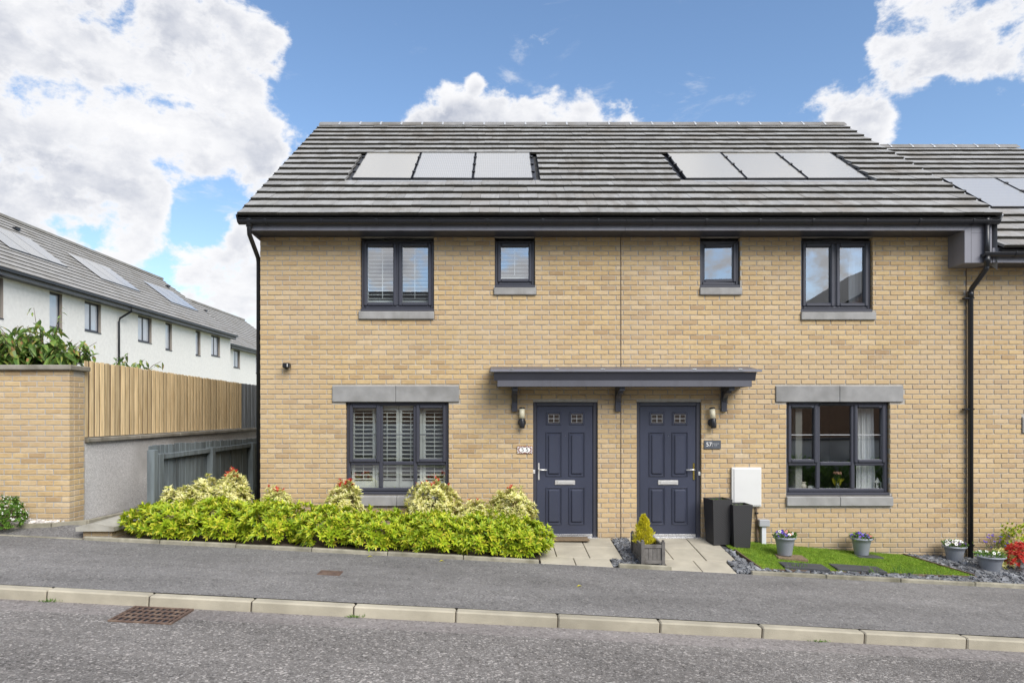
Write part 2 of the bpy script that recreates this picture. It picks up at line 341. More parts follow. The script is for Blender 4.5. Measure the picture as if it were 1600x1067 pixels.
# ------------------------------------------------------------------ mesh helpers
class MB:
    def __init__(s): s.v = []; s.f = []; s.mi = []
    def quad(s, a, b, c, d, mi=0):
        n = len(s.v); s.v += [a, b, c, d]; s.f.append((n, n+1, n+2, n+3)); s.mi.append(mi); return s
    def poly(s, pts, mi=0):
        n = len(s.v); s.v += list(pts); s.f.append(tuple(range(n, n+len(pts)))); s.mi.append(mi); return s
    def box(s, x0, x1, y0, y1, z0, z1, mi=0, M=None):
        n = len(s.v)
        p = [(x, y, z) for x in (x0, x1) for y in (y0, y1) for z in (z0, z1)]
        if M: p = [tuple(M @ Vector(q)) for q in p]
        s.v += p
        for f in ((0, 1, 3, 2), (4, 6, 7, 5), (0, 4, 5, 1), (2, 3, 7, 6), (0, 2, 6, 4), (1, 5, 7, 3)):
            s.f.append(tuple(n+i for i in f)); s.mi.append(mi)
        return s
    def cbox(s, x0, x1, y0, y1, z0, z1, c=.004, mi=0, M=None):
        """box with chamfered edges"""
        n = len(s.v); X = (x0, x1); Y = (y0, y1); Z = (z0, z1); idx = {}
        for i in (0, 1):
            for j in (0, 1):
                for k in (0, 1):
                    ix, iy, iz = X[i]+c*(1-2*i), Y[j]+c*(1-2*j), Z[k]+c*(1-2*k)
                    for a, p in enumerate(((X[i], iy, iz), (ix, Y[j], iz), (ix, iy, Z[k]))):
                        idx[(i, j, k, a)] = n + len(idx)
                        s.v.append(tuple(M @ Vector(p)) if M else p)
        fs = []
        for i in (0, 1):
            fs.append([idx[(i, j, k, 0)] for j, k in ((0, 0), (1, 0), (1, 1), (0, 1))])
            fs.append([idx[(j, i, k, 1)] for j, k in ((0, 0), (1, 0), (1, 1), (0, 1))])
            fs.append([idx[(j, k, i, 2)] for j, k in ((0, 0), (1, 0), (1, 1), (0, 1))])
        for a in (0, 1):
            for b in (0, 1):
                fs.append([idx[(a, b, 0, 0)], idx[(a, b, 1, 0)], idx[(a, b, 1, 1)], idx[(a, b, 0, 1)]])
                fs.append([idx[(a, 0, b, 0)], idx[(a, 1, b, 0)], idx[(a, 1, b, 2)], idx[(a, 0, b, 2)]])
                fs.append([idx[(0, a, b, 1)], idx[(1, a, b, 1)], idx[(1, a, b, 2)], idx[(0, a, b, 2)]])
                for k in (0, 1): fs.append([idx[(a, b, k, 0)], idx[(a, b, k, 1)], idx[(a, b, k, 2)]])
        for f in fs: s.f.append(tuple(f)); s.mi.append(mi)
        return s
    def tube(s, pts, r, seg=8, mi=0, caps=True):
        pts = [Vector(p) for p in pts]; rs = r if isinstance(r, (list, tuple)) else [r]*len(pts)
        n = len(s.v); up = Vector((0, 0, 1))
        for i, p in enumerate(pts):
            d = (pts[min(i+1, len(pts)-1)] - pts[max(i-1, 0)]).normalized()
            a = d.cross(up if abs(d.z) < .95 else Vector((0, 1, 0))).normalized(); b = d.cross(a).normalized()
            for k in range(seg):
                an = 2*math.pi*k/seg
                s.v.append(tuple(p + (a*math.cos(an) + b*math.sin(an))*rs[i]))
        for i in range(len(pts)-1):
            for k in range(seg):
                s.f.append((n+i*seg+k, n+i*seg+(k+1) % seg, n+(i+1)*seg+(k+1) % seg, n+(i+1)*seg+k)); s.mi.append(mi)
        if caps:
            s.f.append(tuple(n+k for k in range(seg))); s.mi.append(mi)
            e = n+(len(pts)-1)*seg; s.f.append(tuple(e+k for k in range(seg))); s.mi.append(mi)
        return s
    def lathe(s, prof, seg=24, c=(0, 0, 0), mi=0):
        n = len(s.v)
        for r, z in prof:
            for k in range(seg):
                an = 2*math.pi*k/seg; s.v.append((c[0]+r*math.cos(an), c[1]+r*math.sin(an), c[2]+z))
        for i in range(len(prof)-1):
            for k in range(seg):
                s.f.append((n+i*seg+k, n+i*seg+(k+1) % seg, n+(i+1)*seg+(k+1) % seg, n+(i+1)*seg+k)); s.mi.append(mi)
        return s
    def extrude_x(s, prof, x0, x1, mi=0):
        """closed (y, z) profile swept along X"""
        n = len(s.v); k = len(prof)
        s.v += [(x0, y, z) for y, z in prof] + [(x1, y, z) for y, z in prof]
        for i in range(k): s.f.append((n+i, n+(i+1) % k, n+k+(i+1) % k, n+k+i)); s.mi.append(mi)
        s.f.append(tuple(n+i for i in range(k))); s.mi.append(mi); s.f.append(tuple(n+k+i for i in range(k))); s.mi.append(mi)
        return s
    def mesh(s, name, mats, smooth=False):
        me = bpy.data.meshes.new(name); me.from_pydata([tuple(p) for p in s.v], [], s.f)
        for m in ([mats] if isinstance(mats, str) else mats): me.materials.append(MATS[m])
        if any(s.mi): me.polygons.foreach_set('material_index', s.mi)
        bm = bmesh.new(); bm.from_mesh(me); bmesh.ops.recalc_face_normals(bm, faces=bm.faces); bm.to_mesh(me); bm.free()
        if smooth: me.polygons.foreach_set('use_smooth', [True]*len(me.polygons))
        me.update(); return me
    def build(s, name, mats, parent=None, smooth=False): return link(name, s.mesh(name, mats, smooth), parent)

def link(name, me, parent=None, loc=None, rot=None, scale=None):
    o = bpy.data.objects.new(name, me); COL.objects.link(o)
    if parent is not None: o.parent = parent
    if loc is not None: o.location = loc
    if rot is not None: o.rotation_euler = rot
    if scale is not None: o.scale = scale
    return o
def tag(o, label, cat, group=None):
    o['label'] = label; o['category'] = cat
    if group: o['group'] = group
    return o
def thing(name, label, cat, group=None, loc=(0, 0, 0), rz=0):
    o = link(name, None, None, loc, (0, 0, rz)); o.empty_display_size = .2
    return tag(o, label, cat, group)
def struct(o): o['kind'] = 'structure'; return o
def stuff(o): o['kind'] = 'stuff'; return o
def text_mesh(body, size, depth, mat):
    cu = bpy.data.curves.new('lettering', 'FONT'); cu.body = body; cu.size = size; cu.extrude = depth; cu.align_x = 'CENTER'; cu.align_y = 'CENTER'
    o = bpy.data.objects.new('lettering', cu); COL.objects.link(o)
    dg = bpy.context.evaluated_depsgraph_get(); me = bpy.data.meshes.new_from_object(o.evaluated_get(dg))
    bpy.data.objects.remove(o); bpy.data.curves.remove(cu)
    me.materials.clear(); me.materials.append(MATS[mat]); return me

def leaves_mesh(name, pos, dr, nrm, length, width, mat, fold=.25, droop=.15):
    """many small folded leaves: 5 vertices, 4 triangles each"""
    pos, dr, nrm = (np.asarray(a, float) for a in (pos, dr, nrm)); n = len(pos)
    dr = dr/np.linalg.norm(dr, axis=1, keepdims=True)
    side = np.cross(dr, nrm); side /= np.linalg.norm(side, axis=1, keepdims=True)+1e-9
    up = np.cross(side, dr)
    L = np.broadcast_to(np.asarray(length, float), n)[:, None]; W = np.broadcast_to(np.asarray(width, float), n)[:, None]
    mid = pos + dr*L*.52
    v = np.stack([pos, mid + side*W*.5 + up*W*fold, mid - side*W*.5 + up*W*fold, pos + dr*L - up*L*droop, mid], 1).reshape(-1, 3)
    b = (np.arange(n)*5)[:, None, None]; f = (b + np.array([[0, 4, 1], [1, 4, 3], [0, 2, 4], [4, 2, 3]])[None]).reshape(-1, 3)
    me = bpy.data.meshes.new(name); me.from_pydata(v.tolist(), [], f.tolist()); me.materials.append(MATS[mat]); me.update()
    return me
def unit(n):
    a = nr.normal(size=(n, 3)); return a/np.linalg.norm(a, axis=1, keepdims=True)

# ------------------------------------------------------------------ survey: facade coordinates and ground heights
def fx(u, Y=0.0): return (u-782)*(D+Y)/F
def fz(v, Y=0.0): return ZC - (v-645)*(D+Y)/F
WALLZ = [(-40, 2.0), (-6, .33), (-3.65, .19), (-.6, .03), (.3, 0), (3.2, -.01), (4.5, -.14), (6, -.26), (7.1, -.3), (12, -.55), (40, -2.0)]
def wallz(X): return float(np.interp(X, [p[0] for p in WALLZ], [p[1] for p in WALLZ]))
SL = -.0518
YE = -1.51            # back edge of the pavement
YK = -3.565           # back of the kerb
def gz(X, Y):
    e = SL*X - .03
    if Y <= YE: return e - .0207*(YE-Y)
    if X < -5.3: return e + min(1, (Y-YE)/.45)*.11*min(1, (-5.3-X)/.4)
    tt = min(1, max(0, -Y/-YE)); return wallz(X)*(1-tt) + e*tt
def sheet(name, polys, mat, parent=None, dz=0.0, zf=gz):
    """a ground sheet following the survey heights; polys = list of point rings"""
    mb = MB()
    for ring in polys: mb.poly([(x, y, zf(x, y)+dz) for x, y in ring])
    return mb.build(name, mat, parent)
def grid(name, x0, x1, y0, y1, nx, ny, mat, dz=0.0, zf=gz, parent=None):
    mb = MB(); xs = np.linspace(x0, x1, nx+1); ys = np.linspace(y0, y1, ny+1)
    mb.v = [(float(x), float(y), zf(float(x), float(y))+dz) for y in ys for x in xs]
    mb.f = [(j*(nx+1)+i, j*(nx+1)+i+1, (j+1)*(nx+1)+i+1, (j+1)*(nx+1)+i) for j in range(ny) for i in range(nx)]
    mb.mi = [0]*len(mb.f)
    return mb.build(name, mat, parent)

# ================================================================== SETTING
def base_z(x, y): return SL*max(-60, min(60, x)) - .36
struct(grid('ground', -400, 400, -400, 400, 80, 40, 'ground_earth', 0, base_z))
def road_z(x, y): return SL*x - .03 - .0207*(YE-YK) - .104 + .012*min(3.0, max(0, -3.69-y, ), max(0, y+9.9))
struct(grid('road', -45, 45, -9.8, -4.02, 60, 12, 'road_chippings', 0, road_z))
struct(grid('road_channel', -45, 45, -4.02, -3.60, 60, 2, 'channel_tarmac', 0, road_z))
struct(grid('pavement', -45, 45, YK+.01, YE, 60, 4, 'pavement_tarmac', 0))
struct(grid('far_pavement', -45, 45, -12.4, -9.92, 60, 2, 'pavement_tarmac', 0, lambda x, y: road_z(x, -9.8)+.1))
kf = struct(MB().box(-45, 45, -.06, .06, -.2, .1).build('far_kerb', 'kerb_concrete')); kf.location = (0, -9.86, road_z(0, -9.8)); kf.rotation_euler = (0, math.atan(-SL), 0)

# kerb: one stone a metre
kerb = struct(link('kerb', None))
kme = MB().cbox(-.496, .496, -.0625, .0625, -.22, 0, .013).mesh('kerb_stone', 'kerb_concrete')
for k in range(-5, 15):
    x = -4.4375 + k + .5
    link('kerb_stone', kme, kerb, (x, YK-.0625, gz(x, YK)+.002+rng.uniform(-.003, .003)), (rng.uniform(-.01, .01), math.atan(-SL)+rng.uniform(-.003, .003), rng.uniform(-.004, .004)))
o = MB().box(-10, 10, -.05, .05, -.24, -.012).build('kerb_joint', 'soil', kerb); o.location = (0, YK-.0625, gz(0, YK)); o.rotation_euler = (0, math.atan(-SL), 0)

# garden edging along the back of the pavement
edg = struct(link('garden_edging', None))
for (a, b) in ((-5.40, .50), (1.53, 2.22), (3.25, 10.0)):
    n = max(1, round((b-a)/.915)); w = (b-a)/n
    eme = MB().cbox(-w/2+.003, w/2-.003, -.03, .03, -.16, .045, .010).mesh('edging_stone', 'edging_concrete')
    for i in range(n):
        x = a + w*(i+.5)
        link('edging_stone', eme, edg, (x, YE+.012, gz(x, YE)+.004+rng.uniform(-.004, .004)), (rng.uniform(-.02, .02), math.atan(-SL)+rng.uniform(-.006, .006), 0))
# flush edging and tarmac of the side passage at the left
struct(grid('side_passage', -14, -5.0, YE, 9, 30, 24, 'pavement_tarmac', -.006))
pe = struct(link('passage_edging', None))
for i in range(8):
    x = -5.9 - .9*i
    o = MB().cbox(-.447, .447, -.025, .025, -.12, .006, .005).build('edging_stone', 'edging_concrete', pe)
    o.location = (x+.02, YE+.02, gz(x, YE)+.002); o.rotation_euler = (0, math.atan(-SL), 0)
# raised edging stones: round the gravel strip and up the rendered wall
pts = [(-7.6, -1.30), (-6.55, -1.28), (-6.05, -1.16), (-5.70, -.95), (-5.66, -.1), (-5.66, .8), (-5.66, 1.7)]
for a, b in zip(pts, pts[1:]):
    av = Vector((*a, gz(*a))); bv = Vector((*b, gz(*b))); L = (bv-av).length
    o = MB().cbox(0, L-.004, -.025, .025, -.1, .045, .006).build('edging_stone', 'edging_concrete', pe)
    o.location = av; o.rotation_euler = (0, -math.asin((bv.z-av.z)/L), math.atan2(b[1]-a[1], b[0]-a[0]))

# planting bed soil, paths, slate and lawn bases
struct(grid('planting_bed', -5.02, .52, YE+.04, -.0, 24, 6, 'bed_soil', .03))
struct(grid('path_base', .30, 3.36, YE, .05, 16, 8, 'slate_bed', -.022))
def path_z(x, y): return gz(x, y)
paths = struct(link('garden_path', None))
def slab(x0, x1, y0, y1):
    g = .006; mb = MB(); c = .004
    zs = lambda x, y: path_z(x, y)+.006+dz
    dz = rng.uniform(-.002, .003)
    a, b, cc, d = x0+g, x1-g, y0+g, y1-g
    top = [(a+c, cc+c), (b-c, cc+c), (b-c, d-c), (a+c, d-c)]; bot = [(a, cc), (b, cc), (b, d), (a, d)]
    tv = [(x, y, zs(x, y)) for x, y in top]; mv = [(x, y, zs(x, y)-c) for x, y in bot]; lv = [(x, y, zs(x, y)-.05) for x, y in bot]
    mb.poly(tv)
    for i in range(4):
        j = (i+1) % 4; mb.quad(tv[i], tv[j], mv[j], mv[i]); mb.quad(mv[i], mv[j], lv[j], lv[i])
    mb.build('paving_slab', 'slab', paths)
for xs, ya, yb in (((.31, .76, 1.21, 1.66), -.52, .0), ((.31, .76, 1.21, 1.66), -1.13, -.52), ((.52, .98, 1.47), -1.515, -1.13),
                   ((1.92, 2.36, 2.81, 3.23), -.52, .0), ((1.92, 2.36, 2.81, 3.23), -1.05, -.52), ((2.19, 2.62, 3.07), -1.515, -1.05)):
    for a, b in zip(xs, xs[1:]): slab(a, b, ya, yb)
struct(grid('slate_ground', 3.24, 11, YE+.04, .02, 30, 8, 'slate_bed', -.012))
LAWN = [(3.27, -.015), (6.10, -.015), (6.47, -1.08), (3.45, -1.31)]
def in_poly(x, y, P):
    c = False
    for (x0, y0), (x1, y1) in zip(P, P[1:]+P[:1]):
        if (y0 > y) != (y1 > y) and x < (x1-x0)*(y-y0)/(y1-y0)+x0: c = not c
    return c
def lawn_ring(n=14):
    top = [(LAWN[0][0]+(LAWN[1][0]-LAWN[0][0])*i/n, LAWN[0][1]) for i in range(n+1)]
    bot = [(LAWN[3][0]+(LAWN[2][0]-LAWN[3][0])*i/n, LAWN[3][1]+(LAWN[2][1]-LAWN[3][1])*i/n) for i in range(n+1)]
    return top, bot
tp, bt = lawn_ring(); mb = MB()
for i in range(14):
    for j in range(6):
        def P(ii, jj):
            s = jj/6; x = tp[ii][0]*(1-s)+bt[ii][0]*s; y = tp[ii][1]*(1-s)+bt[ii][1]*s; return (x, y, gz(x, y)+.008)
        mb.quad(P(i, j), P(i+1, j), P(i+1, j+1), P(i, j+1))
struct(mb.build('lawn', 'turf'))
# turf blades
N = 60000; xs = nr.uniform(3.2, 6.5, N); ys = nr.uniform(-1.32, 0, N)
keep = np.array([in_poly(x, y, LAWN) for x, y in zip(xs, ys)]); xs = xs[keep]; ys = ys[keep]
zs = np.array([gz(x, y)+.006 for x, y in zip(xs, ys)]); n = len(xs)
dr = np.stack([nr.normal(0, .5, n), nr.normal(0, .5, n), np.ones(n)], 1)
o = stuff(link('lawn_grass', leaves_mesh('lawn_grass', np.stack([xs, ys, zs], 1), dr, unit(n), nr.uniform(.014, .03, n), .0045, 'turf')))
tag(o, 'short bright green turf in front of number 57', 'grass')
# longer tufts at the lawn's front edge
P_ = []; 
for cx_, cy_ in ((5.35, -1.15), (5.5, -1.2), (4.0, -1.22), (5.9, -1.14), (5.0, -1.23)):
    for _ in range(22): P_.append((cx_+rng.gauss(0, .06), cy_+rng.gauss(0, .03)))
P_ = np.array([(x, y, gz(x, y)) for x, y in P_]); n = len(P_)
o = stuff(link('long_grass', leaves_mesh('long_grass', P_, np.stack([nr.normal(0, .35, n), nr.normal(0, .35, n), np.ones(n)], 1), unit(n), nr.uniform(.07, .17, n), .007, 'leaf_green')))
tag(o, 'longer grass blades sprouting along the front edge of the lawn', 'grass')

def chips(name, n, region, size, flat, mat, label, lift=.0):
    base = np.array([(x, y, z) for x in (-1, 1) for y in (-1, 1) for z in (-1, 1)], float)
    V = []; Fc = []
    quads = ((0, 1, 3, 2), (4, 6, 7, 5), (0, 4, 5, 1), (2, 3, 7, 6), (0, 2, 6, 4), (1, 5, 7, 3))
    for i in range(n):
        x, y = region(); s = rng.uniform(*size)
        p = base*np.array([s, s*rng.uniform(.5, 1), s*rng.uniform(*flat)])*.5*(1+nr.uniform(-.3, .3, (8, 3)))
        Rm = np.array((Matrix.Rotation(rng.uniform(0, 6.28), 3, 'Z') @ Matrix.Rotation(rng.gauss(0, .35), 3, 'X') @ Matrix.Rotation(rng.gauss(0, .35), 3, 'Y')))
        p = p @ Rm.T + np.array((x, y, gz(x, y)+lift+rng.uniform(0, .018)))
        b = len(V); V += p.tolist(); Fc += [tuple(b+k for k in q) for q in quads]
    me = bpy.data.meshes.new(name); me.from_pydata(V, [], Fc); me.materials.append(MATS[mat]); me.update()
    return tag(stuff(link(name, me)), label, 'chippings' if 'slate' in name else 'gravel')
def reg_mid():
    while True:
        x, y = rng.uniform(1.48, 2.36), rng.uniform(-1.47, -.02)
        if (y > -1.13 and 1.68 < x < 1.91) or (y <= -1.13 and 1.49 < x < 2.17): return x, y
chips('slate_chippings', 900, reg_mid, (.02, .05), (.2, .45), 'slate', 'grey slate chippings between the two garden paths', -.012)
def reg_lawn():
    while True:
        x, y = rng.uniform(3.1, 8.8), rng.uniform(-1.47, -.02)
        if in_poly(x, y, [(3.22, 0), (6.12, 0), (6.50, -1.06), (6.47, -1.11), (3.43, -1.34), (3.25, -.3)]): continue
        if x < 3.25 and y > -1.05: continue
        if x < 3.44 and y > -.55: continue
        return x, y
chips('slate_chippings', 4200, reg_lawn, (.03, .085), (.15, .4), 'slate', 'blue grey slate chippings around the lawn and under the right hand pots', -.006)
GP = [(-8.4, -1.07), (-5.93, -1.07), (-6.08, -1.14), (-6.55, -1.25), (-8.4, -1.27)]
struct(sheet('gravel_bed', [GP], 'pebble_bed', None, .022))
def reg_g():
    while True:
        x, y = rng.uniform(-8.4, -5.9), rng.uniform(-1.28, -1.07)
        if in_poly(x, y, GP): return x, y
chips('white_gravel', 1100, reg_g, (.015, .035), (.5, .9), 'pebble_white', 'pale pinkish gravel at the foot of the boundary wall', .022)
# timber lawn edging
tl = thing('timber_edging', 'low brown timber boards edging the green lawn', 'edging')
for a, b in ((LAWN[1], LAWN[2]), (LAWN[2], LAWN[3]), (LAWN[3], (3.36, -.55))):
    av = Vector((*a, gz(*a))); bv = Vector((*b, gz(*b))); L = (bv-av).length
    o = MB().cbox(0, L, -.011, .011, -.08, .034 if b != LAWN[3] else .018, .003).build('board', 'brown_timber', tl)
    o.location = av; o.rotation_euler = (0, -math.asin((bv.z-av.z)/L), math.atan2(b[1]-a[1], b[0]-a[0]))

# ================================================================== BRICKWORK
BL, BH, JT = .213, .063, .012
CO = BL+JT; CH = BH+JT
brick_me = MB().cbox(-BL/2, BL/2, 0, .10, -BH/2, BH/2, .0035).mesh('brick', 'brick')
brick_pool = [brick_me] + [MB().cbox(-BL/2+rng.uniform(0, .002), BL/2-rng.uniform(0, .002), rng.uniform(0, .002), .10, -BH/2+rng.uniform(0, .0015), BH/2, rng.uniform(.003, .006)).mesh('brick', 'brick') for _ in range(5)]
def brickwork(parent, x0, x1, z0, z1, holes, score, phase=0.0, maxobj=300, depth=.10, quoin_left=True):
    """Bricks on the plane Y = 0 (facing -Y) between x0 and x1; holes are (xa, xb, za, zb)."""
    full, cut = [], []
    i0 = math.floor(z0/CH); i1 = math.ceil(z1/CH)
    for i in range(i0, i1):
        za = i*CH+JT/2; zb = za+BH
        if zb <= z0 or za >= z1: continue
        zb = min(zb, z1-.002)
        if zb-za < .02: continue
        spans = [(x0, x1)]
        for (a, b, c, d) in holes:
            if min(zb, d)-max(za, c) > .018:
                ns = []
                for (s, e) in spans:
                    if b <= s or a >= e: ns.append((s, e)); continue
                    if a > s: ns.append((s, a))
                    if b < e: ns.append((b, e))
                spans = ns
        off = phase + (CO/2 if i % 2 else 0)
        for (s, e) in spans:
            k = math.floor((s-off)/CO)
            while True:
                a = off+k*CO+JT/2; b = a+BL; k += 1
                if a >= e: break
                a2, b2 = max(a, s), min(b, e)
                if a2 == s and s > x0: a2 = s
                if b2-a2 < .025: continue
                if b2-a2 > BL-.001 and zb-za > BH-.001: full.append(((a2+b2)/2, (za+zb)/2))
                else: cut.append((a2, b2, za, zb))
    full.sort(key=lambda p: -score(*p))
    for (x, z) in full[:maxobj]:
        link('brick', rng.choice(brick_pool), parent, (x+rng.uniform(-.001, .001), rng.uniform(-.0015, .0015), z+rng.uniform(-.001, .001)))
    mb = MB()
    for (x, z) in full[maxobj:]: cut.append((x-BL/2, x+BL/2, z-BH/2, z+BH/2))
    for (a, b, c, d) in cut:
        j = lambda: rng.uniform(0, .0015)
        mb.cbox(a+j(), b-j(), rng.uniform(-.0015, .0015), depth, c+j()*.6, d-j()*.6, rng.uniform(.003, .0055))
    stuff(mb.build('brick_courses', 'brick', parent))
def mortar(parent, x0, x1, z0, z1, holes, y=.009, reveal=.11):
    xs = sorted({x0, x1, *[h for a in holes for h in a[:2] if x0 < h < x1]}); zs = sorted({z0, z1, *[h for a in holes for h in a[2:] if z0 < h < z1]})
    mb = MB()
    for a, b in zip(xs, xs[1:]):
        for c, d in zip(zs, zs[1:]):
            mx_, mz_ = (a+b)/2, (c+d)/2
            if any(h[0] < mx_ < h[1] and h[2] < mz_ < h[3] for h in holes): continue
            mb.quad((a, y, c), (b, y, c), (b, y, d), (a, y, d))
    for (a, b, c, d) in holes:
        for xx, s in ((a, -1), (b, 1)): mb.quad((xx+s*.006, y, c), (xx+s*.006, reveal, c), (xx+s*.006, reveal, d), (xx+s*.006, y, d))
        mb.quad((a-.006, y, d+.004), (b+.006, y, d+.004), (b+.006, reveal, d+.004), (a-.006, reveal, d+.004))
        mb.quad((a-.006, y, c-.004), (b+.006, y, c-.004), (b+.006, reveal, c-.004), (a-.006, reveal, c-.004))
    return mb.build('mortar', 'mortar', parent)

# ------------------------------------------------------------------ window and door builders (mesh parts under a house)
def rect_frame(mb, x0, x1, z0, z1, y0, y1, w, c=.008, wb=None):
    wb = wb or w
    mb.cbox(x0, x0+w, y0, y1, z0, z1, c); mb.cbox(x1-w, x1, y0, y1, z0, z1, c)
    mb.cbox(x0+w-.001, x1-w+.001, y0+.001, y1, z1-w, z1-.001, c); mb.cbox(x0+w-.001, x1-w+.001, y0+.001, y1, z0+.001, z0+wb, c)
def window(house, x0, x1, z0, z1, cols, row=None, sashes=(), bars=False, glass='window_glass', ajar=None, vents=()):
    """cols: inner mullion fractions; row: transom fraction from the top; sashes: (col,row) cells with an opening sash"""
    Y0, Y1 = .060, .125; fw = .055; cill = .045
    z0c = z0+cill
    mb = MB(); rect_frame(mb, x0, x1, z0c, z1, Y0, Y1, fw, .010)
    mb.cbox(x0-.0, x1+.0, .012, Y1, z0, z0c-.002, .006)                       # projecting frame cill
    W = x1-x0; H = z1-z0c
    cx = [x0+fw/2] + [x0+W*c for c in cols] + [x1-fw/2]
    rz = [z1-fw/2] + ([z1-H*row] if row else []) + [z0c+fw/2]
    mw = .058
    for c in cx[1:-1]: mb.cbox(c-mw/2, c+mw/2, Y0+.002, Y1, z0c+fw-.001, z1-fw+.001, .010)
    for r in rz[1:-1]:
        for a, b in zip(cx, cx[1:]): mb.cbox(a+mw/2-.001, b-mw/2+.001, Y0+.003, Y1, r-mw/2, r+mw/2, .010)
    w = mb.build('window', 'anthracite', house)
    for ci, (a, b) in enumerate(zip(cx, cx[1:])):
        for ri, (zt, zb) in enumerate(zip(rz, rz[1:])):
            xa, xb, za, zb2 = a+mw/2-.004, b-mw/2+.004, zb+mw/2-.004, zt-mw/2+.004
            if (ci, ri) in sashes:
                sw = .055; mb = MB(); rect_frame(mb, xa-.012, xb+.012, za-.012, zb2+.012, Y0-.022, Y1-.01, sw, .013)
                s = mb.build('sash', 'anthracite', w); par = w
                px0, px1, pz0, pz1 = xa+sw-.016, xb-sw+.016, za+sw-.016, zb2-sw+.016
            else:
                s = None; px0, px1, pz0, pz1 = xa, xb, za, zb2
            p = MB().quad((px0, Y0+.03, pz0), (px1, Y0+.03, pz0), (px1, Y0+.03, pz1), (px0, Y0+.03, pz1)).build('pane', glass, w)
            if bars and ri == 0:
                zz = z1-H*.365
                MB().cbox(px0, px1, Y0+.024, Y0+.036, zz-.006, zz+.006, .002).build('glazing_bar', 'grey_plastic' if bars == 'pale' else 'anthracite', w)
            if ajar is not None and (ci, ri) == (0, 0) and s is not None:
                for ob in (s, p):
                    M = Matrix.Translation((xb+.01, Y0, 0)) @ Matrix.Rotation(R(ajar), 4, 'Z') @ Matrix.Translation((-xb-.01, -Y0, 0)); ob.matrix_local = M
    for (a, b, zz) in vents: MB().cbox(a, b, Y0-.034, Y0-.004, zz-.009, zz+.009, .005).build('trickle_vent', 'black_plastic', w)
    return w
def stone(house, name, x0, x1, z0, z1, joint=True, mat='concrete_grey', out=.022, slope=0.0):
    xs = [x0, (x0+x1)/2, x1] if joint else [x0, x1]
    for a, b in zip(xs, xs[1:]):
        mb = MB().cbox(a+.0015, b-.0015, -out, .10, z0, z1, .008)
        if slope: mb.v = [(x, y, z - (slope*(1-(y+out)/(.1+out)) if z > (z0+z1)/2 else 0)) for x, y, z in mb.v]
        mb.build(name, mat, house)
def shutters(house, x0, x1, z0, z1, y, leaves, midrail=None, tilt=20, pitch=.064, solid=.045):
    """white plantation shutters: frame leaves with tilted slats"""
    w = (x1-x0)/leaves
    for i in range(leaves):
        a, b = x0+w*i, x0+w*(i+1); mb = MB()
        st = solid
        mb.cbox(a+.003, a+st, y, y+.028, z0, z1, .003); mb.cbox(b-st, b-.003, y, y+.028, z0, z1, .003)
        for (c, d) in [(z0, z0+.10), (z1-.08, z1)] + ([(midrail-.035, midrail+.035)] if midrail else []): mb.cbox(a+st-.001, b-st+.001, y+.001, y+.027, c, d, .003)
        mb.cbox((a+b)/2-.006, (a+b)/2+.006, y-.018, y-.008, z0+.12, z1-.10, .002)
        s = mb.build('shutter', 'shutter_white', house)
        mb = MB(); z = z0+.10+pitch/2
        while z < z1-.08-pitch*.3:
            if not (midrail and abs(z-midrail) < .05):
                M = Matrix.Translation(((a+b)/2, y+.014, z)) @ Matrix.Rotation(R(tilt), 4, 'X')
                mb.box(-(w/2-st), w/2-st, -.030, .030, -.0045, .0045, 0, M)
            z += pitch
        stuff(mb.build('slats', 'shutter_white', s))

